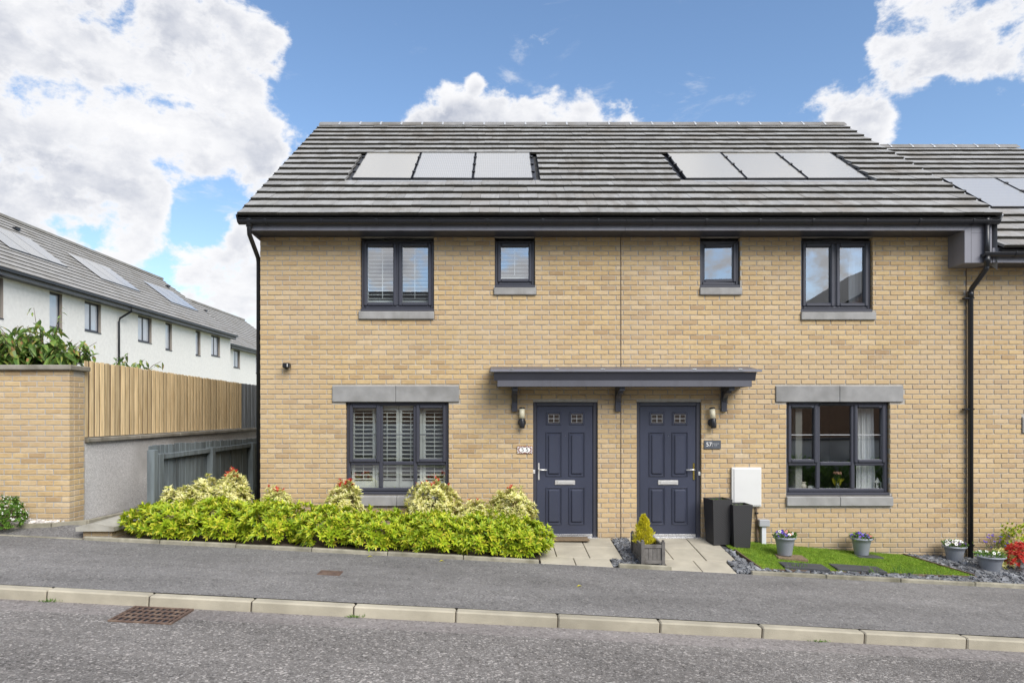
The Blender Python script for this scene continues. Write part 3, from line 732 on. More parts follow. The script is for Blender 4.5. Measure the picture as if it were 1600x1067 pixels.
def door(house, x0, x1, z0, z1, lx0, lx1, handle_side, hmat):
    """frame, leaf with four moulded panels and two small lights, letter plate, lever handle"""
    fr = MB(); Y0 = .045
    fr.cbox(x0, lx0-.004, Y0, .13, z0, z1, .006); fr.cbox(lx1+.004, x1, Y0, .13, z0, z1, .006); fr.cbox(lx0-.005, lx1+.005, Y0+.001, .13, z1-.06, z1-.001, .006)
    fr.build('door_frame', 'anthracite', house)
    W = lx1-lx0; zb = z0+.035; zt = z1-.064; H = zt-zb; YL = .062
    d = MB().cbox(lx0, lx1, YL, YL+.045, zb, zt, .004).build('door', 'anthracite_door', house)
    def pos(f): return lx0+W*f
    def hz(f): return zt-H*f
    for (a, b) in ((.175, .435), (.585, .845)):
        for (c, e) in ((.205, .535), (.630, .905)):
            xa, xb, za, zc = pos(a), pos(b), hz(e), hz(c)
            mb = MB(); rect_frame(mb, xa-.012, xb+.012, za-.012, zc+.012, YL-.016, YL+.004, .016, .0075)
            mb.cbox(xa+.020, xb-.020, YL-.022, YL+.02, za+.020, zc-.020, .0205)
            mb.build('panel', 'anthracite_door', d)
        xa, xb, za, zc = pos(a)-.008, pos(b)+.008, hz(.145), hz(.045)
        mb = MB(); rect_frame(mb, xa, xb, za, zc, YL-.013, YL+.004, .030, .008); mb.build('light_surround', 'anthracite_door', d)
        ga, gb, gc, gd = xa+.028, xb-.028, za+.028, zc-.028
        MB().quad((ga, YL-.004, gc), (gb, YL-.004, gc), (gb, YL-.004, gd), (ga, YL-.004, gd)).build('backing', 'ink', d)
        MB().quad((ga, YL-.006, gc), (gb, YL-.006, gc), (gb, YL-.006, gd), (ga, YL-.006, gd)).build('pane', 'window_glass', d)
        mb = MB(); rect_frame(mb, ga+.008, gb-.008, gc+.008, gd-.008, YL-.011, YL-.006, .006, .002)
        mb.box((ga+gb)/2-.004, (ga+gb)/2+.004, YL-.010, YL-.0065, gc+.01, gd-.01); mb.box(ga+.01, gb-.01, YL-.0105, YL-.0065, (gc+gd)/2-.004, (gc+gd)/2+.004)
        mb.build('lead_strip', 'lead', d)
    lb = (pos(.325), pos(.685), hz(.605), hz(.570))
    MB().cbox(lb[0], lb[1], YL-.012, YL, lb[2], lb[3], .006).cbox(lb[0]+.03, lb[1]-.03, YL-.018, YL-.01, lb[2]+.008, lb[3]-.006, .004).build('letter_plate', 'chrome', d)
    hx = lx0+.030 if handle_side < 0 else lx1-.030; zc = hz(.505)
    MB().cbox(hx-.014, hx+.014, YL-.012, YL, zc-.125, zc+.135, .006).build('handle_plate', hmat, d)
    MB().tube([(hx, YL-.01, zc+.035), (hx, YL-.05, zc+.035), (hx-handle_side*.025, YL-.055, zc+.035), (hx-handle_side*.125, YL-.052, zc+.032)], .010, 8).build('handle', 'chrome', d, True)
    o = MB().lathe([(0, -.004), (.009, -.003), (.010, .002)], 12).build('peephole', 'chrome', d); o.location = (pos(.51), YL-.001, hz(.225)); o.rotation_euler = (R(90), 0, 0)
    MB().cbox(lx0+.005, lx1-.005, YL-.028, YL, zb-.002, zb+.035, .006).build('rain_bar', 'aluminium', d)
    MB().cbox(x0-.005, x1+.005, -.03, .14, z0-.012, z0+.028, .006).build('threshold', 'aluminium', house)

# ------------------------------------------------------------------ roof builder
TH = R(35.25); GA = .328; NC = 17; TW = .292
tile_t = .038
def tile_mesh():
    mb = MB(); w = TW/2-.0015; L = .40
    zb = lambda y: .040*(1-y/GA); zt = lambda y: zb(y)+tile_t
    A = [(-w, 0, zb(0)), (w, 0, zb(0)), (w, 0, zt(0)), (-w, 0, zt(0)), (-w, L, zb(L)), (w, L, zb(L)), (w, L, zt(L)), (-w, L, zt(L))]
    mb.v = A; c = .004
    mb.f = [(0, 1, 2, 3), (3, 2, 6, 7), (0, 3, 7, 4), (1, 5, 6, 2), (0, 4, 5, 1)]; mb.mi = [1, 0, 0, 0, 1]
    return mb.mesh('roof_tile', ['tile', 'moss_shade_edge'])
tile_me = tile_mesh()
def slope_pt(x, s, ye, ze, n=0.0):
    return (x, ye + s*math.cos(TH) - n*math.sin(TH), ze + s*math.sin(TH) + n*math.cos(TH))
def roof(house, x0, x1, ye, ze, cuts, end_left, end_right, xs_phase, verge_mat):
    """Tiled front slope from the eave (ye, ze), plus the plain rear slope; cuts = (xa, xb, course_a, course_b) left open for panels"""
    Ls = NC*GA
    deck = MB()
    a, b = slope_pt(x0, 0, ye, ze, -.01), slope_pt(x1, 0, ye, ze, -.01); c, d_ = slope_pt(x1, Ls, ye, ze, -.01), slope_pt(x0, Ls, ye, ze, -.01)
    deck.quad(a, b, c, d_)
    ry, rz_ = c[1], c[2]
    rf = deck.build('roof', 'underlay', house)
    MB().quad((x0, ry+.0, rz_), (x1, ry, rz_), (x1, 2*ry-ye, ze), (x0, 2*ry-ye, ze)).build('rear_slope', 'roof_plain', rf)
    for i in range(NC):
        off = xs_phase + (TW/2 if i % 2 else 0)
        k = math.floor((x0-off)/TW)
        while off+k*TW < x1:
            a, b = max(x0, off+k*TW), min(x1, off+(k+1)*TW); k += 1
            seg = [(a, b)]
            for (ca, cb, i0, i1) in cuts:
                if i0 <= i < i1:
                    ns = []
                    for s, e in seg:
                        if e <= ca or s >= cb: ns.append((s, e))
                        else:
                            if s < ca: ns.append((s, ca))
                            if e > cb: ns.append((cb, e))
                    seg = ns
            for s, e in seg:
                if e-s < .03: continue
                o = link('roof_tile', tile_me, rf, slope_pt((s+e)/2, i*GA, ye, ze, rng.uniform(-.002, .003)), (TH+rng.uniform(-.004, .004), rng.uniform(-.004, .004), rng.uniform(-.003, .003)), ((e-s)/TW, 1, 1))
    for side, on in ((x0, end_left), (x1, end_right)):
        if not on: continue
        sg = -1 if side == x0 else 1
        vm_ = MB().cbox(-.012, .012, -.01, GA+.02, -.075, .046, .004).mesh('verge_unit', verge_mat)
        for i in range(NC):
            link('verge_unit', vm_, rf, slope_pt(side+sg*.013, i*GA, ye, ze), (TH-.035, 0, 0))
    n = max(1, round((x1-x0)/.45)); w = (x1-x0)/n
    prof = [(-.17, -.105), (-.16, -.075), (-.05, .012), (.05, .012), (.16, -.075), (.17, -.105), (.045, -.02), (-.045, -.02)]
    rm = MB().extrude_x(prof, -w/2+.004, w/2-.004).mesh('ridge_tile', 'roof_plain')
    um = MB().extrude_x([(y*1.03, z+.010) for y, z in prof], -.018, .018).mesh('ridge_union', 'grey_plastic')
    for i in range(n):
        r = link('ridge_tile', rm, rf, (x0+w*(i+.5), ry, rz_+.085), (0, rng.uniform(-.004, .004), 0))
        if i: link('ridge_union', um, rf, (x0+w*i, ry, rz_+.083))
    return rf
pan_l = 1.60; pan_w = .985
pan_frame = MB(); rect_frame(pan_frame, -pan_w/2, pan_w/2, 0, pan_l, -.02, .02, .012, .003)
pan_frame.v = [(x, z, -y) for x, y, z in pan_frame.v]
pan_frame_me = pan_frame.mesh('panel_frame', 'black_plastic')
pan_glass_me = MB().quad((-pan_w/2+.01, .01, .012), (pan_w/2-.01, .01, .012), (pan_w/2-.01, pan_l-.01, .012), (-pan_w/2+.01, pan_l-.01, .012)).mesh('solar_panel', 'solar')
hook_me = MB().cbox(-.028, .028, -.02, .02, -.01, .03, .004).mesh('clamp', 'black_plastic')
def solar_array(house, xa, n, ye, ze, t0=1.70, label=None):
    for i in range(n):
        x = xa+.02+(pan_w+.022)*(i+.5)
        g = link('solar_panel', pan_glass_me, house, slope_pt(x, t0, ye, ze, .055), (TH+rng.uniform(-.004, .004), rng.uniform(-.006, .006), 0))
        link('panel_frame', pan_frame_me, g)
        for s in ((.35, .80, 1.25)):
            link('clamp', hook_me, g, (pan_w/2+.011, s, .008))
            if i == 0: link('clamp', hook_me, g, (-pan_w/2-.011, s, .008))
    x0, x1 = xa-.05, xa+n*(pan_w+.022)+.07
    mb = MB(); P = lambda x, s, h: slope_pt(x, s, ye, ze, h)
    mb.quad(P(x0+.05, 1.585, .046), P(x1-.05, 1.585, .046), P(x1-.05, t0+.02, .030), P(x0+.05, t0+.02, .030)).build('apron_flashing', 'lead', house)
    mb = MB().quad(P(x0, 1.62, .012), P(x1, 1.62, .012), P(x1, 3.40, .012), P(x0, 3.40, .012)).build('flashing_tray', 'black_plastic', house)

def gutter(house, x0, x1, y, z, r=.058, caps=True):
    prof = [(y+r*math.cos(a), z+r*math.sin(a)) for a in np.linspace(math.pi, 2*math.pi, 9)] + [(y+r-.006, z+.006), (y+r-.010, z-.01), (y-r+.010, z-.01), (y-r+.004, z+.006)]
    g = MB().extrude_x(prof, x0, x1).build('gutter', 'black_plastic', house)
    n = max(1, round((x1-x0)/.82))
    pb = [(y+(r+.007)*math.cos(a), z+(r+.007)*math.sin(a)) for a in np.linspace(math.pi, 2*math.pi, 9)] + [(y+r+.007, z+.012), (y-r-.007, z+.012)]
    me = MB().extrude_x(pb, -.014, .014).mesh('gutter_bracket', 'black_plastic')
    for i in range(n): link('gutter_bracket', me, g, (x0+(x1-x0)*(i+.5)/n, 0, 0))
    return g

# ================================================================== THE TERRACE
ZS = 4.56                # soffit
XL, XP, XR = -3.65, 1.825, 7.07
RX0, RX1 = -3.81, 7.26
YEV, ZEV = -.45, 4.725
ZB = -.75
def camscore(x, z): return -((x-0)**2 + (z-ZC)**2)

W1 = (fx(563), fx(678), fz(486), ZS); W2 = (fx(773), fx(836), fz(449), ZS)
W3 = (fx(1094), fx(1157), fz(449), ZS); W4 = (fx(1252), fx(1364), fz(487), ZS)
W5 = (fx(540), fx(701), fz(773), fz(628)); W6 = (fx(1229), fx(1391), fz(774), fz(628))
D1 = (fx(833), fx(934), -.02, fz(628)); D2 = (fx(995), fx(1096), -.02, fz(628))

def interior(house, x0, x1, dz=0.0):
    mb = MB(); y0, y1 = .16, 4.2
    for (a, b) in ((-.05+dz, 2.36+dz), (2.62+dz, 4.72+dz)):
        mb.quad((x0, y1, a), (x1, y1, a), (x1, y1, b), (x0, y1, b))
        for xx in (x0, x1): mb.quad((xx, y0, a), (xx, y1, a), (xx, y1, b), (xx, y0, b))
        mb.quad((x0, y0, b), (x1, y0, b), (x1, y1, b), (x0, y1, b))
        mb.quad((x0, y0, a), (x1, y0, a), (x1, y1, a), (x0, y1, a), 1)
        mb.box((x0+x1)/2+.1, (x0+x1)/2+.2, y0, y1, a+.005, b-.005)
    mb.build('interior', ['interior_wall', 'interior_floor'], house)

def terrace_house(name, label, x0, x1, holes):
    h = thing(name, label, 'house', 'brick houses of the terrace', ((x0+x1)/2, 0, 0))
    return h
# everything below is modelled in world metres; the house empties sit at their base and parts keep world coordinates
def house_root(label, x0, x1):
    h = link('terraced_house', None); h.empty_display_size = .3
    return tag(h, label, 'house', 'brick houses of the terrace')

# ---- number 55
h55 = house_root('buff brick terraced house with white shutters and golden hedge, left end of the terrace', XL, XP)
lint5 = (fx(519), fx(717.5), fz(628), fz(603)); sill5 = (fx(540)-.0, fx(700), fz(790), fz(773.5))
sill1 = (fx(560.5), fx(678.5), fz(499), fz(486)); sill2 = (fx(771.5), fx(838), fz(461), fz(449))
holes55 = [W1, W2, W5, D1, lint5, sill5, sill1, sill2]
brickwork(h55, XL, XP-.006, ZB, ZS, holes55, camscore, XL)
mortar(h55, XL+.002, XP, ZB, ZS+.02, holes55)
stone(h55, 'lintel', *lint5); stone(h55, 'sill', *sill5, True, 'concrete_sill', .045, .012)
stone(h55, 'sill', *sill1, False, 'concrete_sill', .035, .008); stone(h55, 'sill', *sill2, False, 'concrete_sill', .035, .008)
window(h55, *W1[:2], W1[2], ZS-.04, (.5,), None, ((0, 0), (1, 0)), False, 'upper_glass', vents=((fx(600), fx(645), ZS-.045),))
window(h55, *W2[:2], W2[2], ZS-.04, (), None, ((0, 0),), False, 'upper_glass')
window(h55, *W5, (.334, .670), .685, ((0, 0), (2, 0)), True)
for vt in ((fx(550), fx(584)), (fx(600), fx(642)), (fx(657), fx(690))): pass
door(h55, *D1, fx(839), fx(927), -1, 'chrome')
interior(h55, XL+.15, XP-.05)
shutters(h55, W1[0]+.06, W1[1]-.06, W1[2]+.09, ZS-.05, .17, 2, None, 14, .060, .03)
shutters(h55, W2[0]+.05, W2[1]-.05, W2[2]+.09, ZS-.05, .17, 1, None, 14, .060, .03)
shutters(h55, W5[0]+.05, W5[1]-.05, W5[2]+.09, W5[3]-.05, .20, 4, None, 10, .064, .045)
# gable wall at the left end
gb = MB(); ry = YEV+NC*GA*math.cos(TH); rzz = ZEV+NC*GA*math.sin(TH)
gb.poly([(XL, .11, ZB), (XL, 2*ry, ZB), (XL, 2*ry, ZS+.15), (XL, ry, rzz-.1), (XL, .11, ZS+.15)]).quad((XL, 2*ry, ZB), (XP, 2*ry, ZB), (XP, 2*ry, ZS+.15), (XL, 2*ry, ZS+.15))
gb.build('gable_wall', 'brick', h55)
# ---- number 57
h57 = house_root('buff brick terraced house with the lawn and meter box in front, between the two neighbours', XP, XR)
lint6 = (fx(1211.5), fx(1411), fz(628), fz(603)); sill6 = (fx(1228), fx(1394), fz(790), fz(774.5))
sill3 = (fx(1093), fx(1159), fz(461), fz(449)); sill4 = (fx(1251), fx(1368), fz(500), fz(487))
holes57 = [W3, W4, W6, D2, lint6, sill6, sill3, sill4]
brickwork(h57, XP+.006, XR-.005, ZB, ZS, holes57, camscore, XL)
mortar(h57, XP, XR, ZB, ZS+.02, holes57)
stone(h57, 'lintel', *lint6); stone(h57, 'sill', *sill6, True, 'concrete_sill', .045, .012)
stone(h57, 'sill', *sill3, False, 'concrete_sill', .035, .008); stone(h57, 'sill', *sill4, False, 'concrete_sill', .035, .008)
window(h57, *W3[:2], W3[2], ZS-.04, (), None, ((0, 0),), False, 'upper_glass', ajar=-5)
window(h57, *W4[:2], W4[2], ZS-.04, (.5,), None, ((0, 0), (1, 0)), False, 'upper_glass', vents=((fx(1285), fx(1330), ZS-.045),))
window(h57, *W6, (.325, .662), .685, ((0, 0), (2, 0)), 'pale', vents=((fx(1238), fx(1270), W6[3]-.075), (fx(1284), fx(1326), W6[3]-.028), (fx(1343), fx(1376), W6[3]-.075)))
door(h57, *D2, fx(1001), fx(1089), 1, 'brass')
interior(h57, XP+.05, XR-.05)
# movement joints
for xx in (XP, XR): MB().box(xx-.005, xx+.005, .001, .02, ZB, ZS).build('movement_joint', 'bark', h57)
# ---- right neighbour, 0.47 m lower
DZ = -.47
hN = house_root('lower neighbouring brick house cut by the right edge of the photo', XR, 11)
W7 = (8.05, 9.60, W6[2]+DZ, W6[3]+DZ); lint7 = (fx(1596.5), 9.80, lint6[2]+DZ, lint6[3]+DZ); sill7 = (8.03, 9.62, sill6[2]+DZ, sill6[3]+DZ)
brickwork(hN, XR+.005, 10.6, ZB-.4, ZS+DZ+.3, [W7, lint7, sill7], lambda x, z: -x, XL)
mortar(hN, XR, 10.6, ZB-.4, ZS+DZ+.3, [W7, lint7, sill7])
stone(hN, 'lintel', *lint7); stone(hN, 'sill', *sill7, True, 'concrete_sill', .045, .012)
window(hN, *W7, (.33, .66), .685, ((0, 0), (2, 0)), True)
interior(hN, XR+.05, 10.6, DZ)
MB().quad((10.6, 0, ZB-.4), (10.6, 8, ZB-.4), (10.6, 8, ZS+DZ+.2), (10.6, 0, ZS+DZ+.2)).build('gable_wall', 'brick', hN)

# ---- eaves: fascia, soffit, gutters
YF = -.36
def eaves(h, x0, x1, dz, lend, rend):
    MB().box(x0, x1, YF-.012, YF+.006, ZS+dz, ZS+.215+dz).build('fascia', 'fascia_grey', h)
    MB().box(x0, x1, YF+.007, .0, ZS+dz+.001, ZS+.012+dz).build('soffit', 'anthracite', h)
eaves(h55, RX0+.12, XP-.002, 0, 1, 0); eaves(h57, XP+.002, 6.79, 0, 0, 0); eaves(hN, 7.2, 10.7, DZ, 0, 1)
MB().box(RX0-.005, RX0+.118, YF-.011, YF+.006, ZS+.10, ZS+.215).build('fascia_end', 'fascia_grey', h55)
gutter(h55, RX0-.0, XP-.002, YEV+.03, 4.688); gutter(h57, XP+.002, 7.25, YEV+.03, 4.688); gutter(hN, 7.02, 10.7, YEV+.03, 4.688+DZ)
# boxed ends of the eaves
MB().poly([(RX0+.11, YF-.012, ZS+.17), (RX0+.11, YF-.012, ZS+.002), (XL+.0, .02, ZS-.06), (XL+.0, .02, ZS+.17)]).poly([(RX0+.11, YF-.012, ZS+.002), (XL+.001, .02, ZS-.06), (XL+.001, .02, ZS+.0005), (RX0+.121, YF-.012, ZS+.0005)]).build('eaves_box', 'fascia_grey', h55)
bx = MB().cbox(6.79, 7.19, YF-.013, .10, 4.085, ZS+.172, .003)
bx.build('eaves_box', 'fascia_grey', h57)
MB().box(6.885, 6.888, YF-.0145, YF-.012, 4.09, ZS+.17).box(6.89, 7.18, YF-.0145, YF-.012, 4.52, 4.523).build('box_joint', 'black_plastic', h57)

# ---- roofs and solar panels
cutA = (-2.56, .66, 5, 10); cutB = (2.96, 6.18, 5, 10)
roof(h55, RX0, XP, YEV, ZEV, [cutA], True, False, RX0, 'black_plastic')
roof(h57, XP, RX1, YEV, ZEV, [cutB], False, True, RX0, 'grey_plastic')
roof(hN, RX1+.03, 10.9, YEV, ZEV+DZ, [(8.0, 11.2, 5, 10)], False, False, RX0+.1, 'grey_plastic')
solar_array(h55, -2.49, 3, YEV, ZEV); solar_array(h57, 3.03, 3, YEV, ZEV); solar_array(hN, 8.07, 3, YEV, ZEV+DZ)
# gable cheek of number 57 above the lower roof
MB().poly([(RX1-.01, YEV+.05, ZEV-.08), (RX1-.01, ry, rzz-.08), (RX1-.01, ry, rzz-.75), (RX1-.01, YEV+.05, ZEV-.75)]).build('cheek', 'lead', h57)
MB().poly([(10.6, .0, ZS+DZ), (10.6, 2*ry, ZS+DZ), (10.6, ry, rzz+DZ-.05)]).build('gable_top', 'brick', hN)

# ---- downpipes
dp = MB().tube([(7.09, YEV+.03, 4.70), (7.09, YEV+.03, 4.18), (7.09, YEV+.03, 4.05), (7.06, YEV+.06, 3.98), (6.91+.18, -.075, 3.80), (7.09, -.06, 3.70), (7.09, -.055, -.36)], .036, 10)
dp = MB().tube([(7.085, YEV+.03, 4.70), (7.085, YEV+.03, 4.02)], .036, 10).tube([(7.085, YEV+.03, 4.05), (7.085, YEV+.05, 3.985), (7.09, -.09, 3.76), (7.09, -.065, 3.70), (7.09, -.065, -.36)], .036, 10)
dpo = dp.build('downpipe', 'black_plastic', h57, True)
for z in (3.62, 1.95, -.10): MB().cbox(6.985, 7.14, -.085, -.02, z-.012, z+.012, .004).build('pipe_clip', 'black_plastic', dpo)
for z in (4.68, 4.12, 3.68): MB().tube([(7.085 if z > 4 else 7.09, YEV+.03 if z > 4 else -.065, z-.05), (7.085 if z > 4 else 7.09, YEV+.03 if z > 4 else -.065, z+.05)], .043, 10).build('pipe_collar', 'black_plastic', dpo, True)
dl = MB().tube([(-3.66, YEV+.03, 4.69), (-3.66, YEV+.03, 4.57), (-3.67, YEV+.07, 4.50), (-3.715, .10, 4.27), (-3.72, .14, 4.20), (-3.72, .14, .15)], .034, 10).build('downpipe', 'black_plastic', h55, True)
MB().tube([(-3.66, YEV+.03, 4.72), (-3.66, YEV+.03, 4.60)], .045, 10).build('pipe_collar', 'black_plastic', dl, True)

# ------------------------------------------------------------------ canopy over the two doors
cn = thing('door_canopy', 'long dark grey canopy on three brackets above both front doors', 'canopy', None, (1.8, 0, 2.3))
cn.location = (0, 0, 0)
cx0, cx1 = fx(767), fx(1167.5); zt_ = fz(573); YC = -.50
zf0 = ZC+(645-604)*(D+YC)/F; zf1 = ZC+(645-594)*(D+YC)/F; ztop = ZC+(645-577.5)*(D+YC)/F
mb = MB(); mb.extrude_x([(.0, zt_-.03), (.0, zt_), (-.03, zt_), (YC-.03, ztop), (YC-.03, ztop-.03), (-.03, zt_-.035)], cx0-.0, cx1+.0); mb.build('canopy_sheet', 'canopy_grey', cn)
mb = MB().cbox(cx0+.10, cx1-.10, YC+.03, YC+.06, zf0, zf1, .004); mb.build('fascia', 'canopy_grey', cn)
mb = MB().extrude_x([(YC-.015, ztop-.035), (YC+.035, zf1-.004), (YC+.07, zf1-.004), (YC+.07, ztop-.035)], cx0+.05, cx1-.05); mb.build('cornice', 'anthracite', cn)
for s, xx in ((1, cx0+.10), (-1, cx1-.10)):
    MB().box(min(xx, xx+s*.025), max(xx, xx+s*.025), YC+.061, -.001, zf0+.002, zf1).build('canopy_end', 'canopy_grey', cn)
MB().box(cx0+.126, cx1-.126, YC+.062, -.001, zf0+.01, zf0+.025).build('canopy_soffit', 'anthracite', cn)
MB().cbox(cx0, cx1+.02, YC-.045, YC-.028, ztop-.034, ztop+.002, .004).build('front_trim', 'fascia_grey', cn)
for i in range(6):
    xx = cx0+.30+i*(cx1-cx0-.2)/5.6
    MB().cbox(xx-.03, xx+.03, YC-.052, YC+.06, ztop-.004, ztop+.014, .004).build('clip', 'aluminium', cn)
for u in (804, 965, 1130):
    xx = fx(u); mb = MB()
    mb.cbox(xx-.042, xx+.042, -.055, .0, zf0-.36, zf0+.01, .005)
    mb.cbox(xx-.040, xx+.040, YC+.10, -.05, zf0-.055, zf0+.008, .004)
    arc = []
    for k in range(9):
        a = math.pi/2*k/8; arc.append((-.05-.24*(1-math.cos(a)), zf0-.29+.24*math.sin(a)))
    for (ya, za), (yb, zb_) in zip(arc, arc[1:]):
        n_ = len(mb.v); w_ = .036
        for X_ in (xx-w_, xx+w_):
            mb.v += [(X_, ya+.02, za-.035), (X_, yb+.02, zb_-.035), (X_, yb, zb_+.03), (X_, ya, za+.03)]
        for f in ((0, 1, 2, 3), (4, 5, 6, 7), (0, 1, 5, 4), (3, 2, 6, 7), (0, 3, 7, 4), (1, 2, 6, 5)): mb.f.append(tuple(n_+i for i in f)); mb.mi.append(0)
    mb.build('bracket', 'anthracite', cn)

# ------------------------------------------------------------------ small things on the wall
def lantern(x, z, label, tilt=0):
    l = thing('wall_lantern', label, 'wall lamp', 'outdoor lamps beside the doors', (x, 0, z))
    o = MB().lathe([(0, .02), (.058, .018), (.062, .0)], 20).build('backplate', 'black_plastic', l, True); o.rotation_euler = (R(90), 0, 0)
    MB().tube([(0, 0, 0), (0, -.07, 0)], .022, 10).build('arm', 'black_plastic', l, True)
    MB().lathe([(0, -.085), (.038, -.083), (.042, -.06), (.042, .055), (.036, .065), (0, .065)], 18, (0, -.085, 0)).build('housing', 'black_plastic', l, True)
    MB().lathe([(0, .066), (.040, .066), (.041, .205), (0, .207)], 18, (0, -.085, 0)).build('lamp_glass', 'lantern_glass', l, True)
    MB().lathe([(0, .208), (.043, .208), (.043, .226), (.02, .232), (0, .232)], 18, (0, -.085, 0)).build('cap', 'black_plastic', l, True)
    for c in l.children:
        if c.name.split('.')[0] in ('housing', 'lamp_glass', 'cap'): c.rotation_euler = (0, R(tilt), 0)
lantern(fx(815.5), fz(660), 'black and cream wall lantern left of the door of number 55')
lantern(fx(1112), fz(660), 'black and cream wall lantern, slightly askew, right of the door of number 57', -5)
sc_ = thing('security_camera', 'small black security camera high on the bare brick at the left end', 'camera', None, (fx(450), 0, fz(572)))
MB().cbox(-.045, .0, -.03, .0, -.045, .045, .008).build('bracket', 'black_plastic', sc_)
MB().cbox(-.05, .06, -.13, -.03, -.035, .042, .014).build('body', 'black_plastic', sc_); MB().cbox(.022, .034, -.134, -.129, -.02, .03, .002).build('light_strip', 'white_plastic', sc_)
p55 = thing('number_plaque', 'white ceramic plaque with brown border reading 55', 'plaque', None, (fx(820), 0, fz(702.5)))
MB().cbox(-.118, .118, -.016, -.001, -.057, .057, .004).build('plate', 'tile_brown', p55)
MB().poly([(-.088, -.0175, 0), (-.07, -.0175, -.028), (-.035, -.0175, -.045), (0, -.0175, -.034), (.035, -.0175, -.045), (.07, -.0175, -.028), (.088, -.0175, 0), (.07, -.0175, .028), (.035, -.0175, .045), (0, -.0175, .034), (-.035, -.0175, .045), (-.07, -.0175, .028)]).build('oval', 'paper_white', p55)
mb = MB()
for sx in (-1, 1):
    for sz in (-1, 1):
        for (a, b, r) in ((.102, .044, .009), (.088, .037, .007), (.106, .022, .008), (.105, .003, .006), (.07, .047, .006), (.04, .050, .004)):
            mb.poly([(sx*a+r*math.cos(k)*1.3, -.0172, sz*b+r*math.sin(k)*.8) for k in np.linspace(0, 5.6, 8)])
stuff(mb.build('ornament', 'paper_white', p55))
for dx in (-.034, .034):
    o = link('digit', text_mesh('5', .092, .0008, 'ink'), p55, (dx, -.0186, 0), (R(90), 0, 0))
p57 = thing('number_plaque', 'dark slate plaque reading 57 beside the right hand door', 'plaque', None, (fx(1113), 0, fz(694.5)))
MB().cbox(-.128, .128, -.014, -.001, -.066, .066, .004).build('plate', 'slate_plaque', p57)
link('digit', text_mesh('57', .088, .0008, 'paper_white'), p57, (-.055, -.0155, .002), (R(90), 0, 0))
MB().box(-.006, -.0035, -.0155, -.0145, -.03, .036).build('divider', 'paper_white', p57)
mb = MB()
for (a, b, z) in ((.010, .105, .014), (.022, .078, -.013)):
    x = a
    while x < b-.006:
        w = rng.uniform(.0035, .006); h_ = rng.choice((.010, .010, .015)); mb.box(x, x+w, -.0152, -.0145, z-.005, z-.005+h_); x += w+.0025
stuff(mb.build('street_name', 'lead', p57))
for sx in (-1, 1): o = MB().lathe([(0, -.003), (.006, -.002), (.007, 0)], 10).build('screw', 'ink', p57); o.location = (sx*.115, -.014, 0); o.rotation_euler = (R(90), 0, 0)
def bell(x, z, label):
    b = thing('doorbell', label, 'doorbell', 'door bells', (x, .045, z))
    MB().cbox(-.016, .016, -.014, 0, -.03, .03, .005).build('case', 'white_plastic', b); o = MB().lathe([(0, -.019), (.008, -.018), (.009, -.013)], 12).build('button', 'grey_plastic', b); o.rotation_euler = (R(-90), 0, 0); o.location = (0, -.0325, 0)
bell(fx(834.5), fz(737), 'small white door bell on the left jamb of the door of number 55'); bell(fx(1094), fz(740), 'small white door bell on the right jamb of the door of number 57')
mbx = thing('meter_box', 'white meter box on the wall right of the door of number 57', 'meter box', None, (fx(1165), 0, fz(791)))
MB().cbox(-.225, .225, -.05, 0, 0, .595, .008).build('case', 'white_plastic', mbx)
MB().cbox(-.195, .212, -.062, -.05, .02, .575, .006).build('lid', 'white_plastic', mbx)
o = MB().lathe([(0, -.005), (.009, -.004), (.010, 0)], 12).build('lock', 'grey_plastic', mbx); o.location = (-.165, -.062, .30); o.rotation_euler = (R(90), 0, 0)
cb = MB().tube([(fx(1181), -.03, fz(790)), (fx(1180.5), -.028, fz(800)), (fx(1182), -.025, fz(812)), (fx(1181.5), -.03, fz(830)), (fx(1182.5), -.03, fz(849))], .013, 8).build('service_cable', 'bark', mbx, True); cb.matrix_parent_inverse = mbx.matrix_basis.inverted()
for z_ in (fz(801), fz(845)): o = MB().cbox(fx(1181.5)-.022, fx(1181.5)+.022, -.045, -.002, z_-.012, z_+.012, .004).build('cable_clip', 'black_plastic', mbx); o.matrix_parent_inverse = mbx.matrix_basis.inverted()
vt = thing('service_duct', 'pale grey pipe with square box top at the wall beside the lawn', 'pipe', None, (fx(1191), 0, fz(851)))
MB().cbox(-.034, .034, -.075, -.005, -.05, .30, .006).build('duct', 'pipe_grey', vt); MB().cbox(-.08, .08, -.105, -.002, .292, .395, .008).build('box_top', 'grey_plastic', vt)
tag(MB().cbox(fx(862, -.2)-.02, fx(920, -.2), -.33, -.06, .009, .027, .006).build('doormat', 'mat_brown'), 'brown doormat at the foot of the door of number 55', 'doormat')

# ------------------------------------------------------------------ window dressing of number 57
def curtain(x0, x1, z0, z1, label, y=.26):
    mb = MB(); n = 40
    for j in (0, 1):
        for i in range(n+1):
            s = i/n; zz = z1 if j == 0 else z0
            mb.v.append((x0+(x1-x0)*s*(.86 if j == 0 else 1), y+.022*math.sin(s*38)+.01*math.sin(s*17), zz))
    mb.f = [(i, i+1, n+2+i, n+1+i) for i in range(n)]; mb.mi = [0]*n
    return tag(mb.build('curtain', 'curtain', None, True), label, 'curtain')
curtain(fx(1352), fx(1383), W6[2]-.25, W6[3]+.05, 'white pleated curtain at the right side of the ground floor window of number 57')
curtain(fx(1226), fx(1239), W6[2]-.25, W6[3]+.05, 'narrow white curtain at the left side of the ground floor window of number 57')
curtain(fx(1340), fx(1361), W4[2]-.1, ZS, 'white curtain inside the two light upstairs window of number 57')
ws = MB().cbox(W6[0], W6[1], .13, .36, W6[2]-.0, W6[2]+.075, .005).build('window_board', 'shutter_white', h57)
zb_ = W6[2]+.076; YB = .20
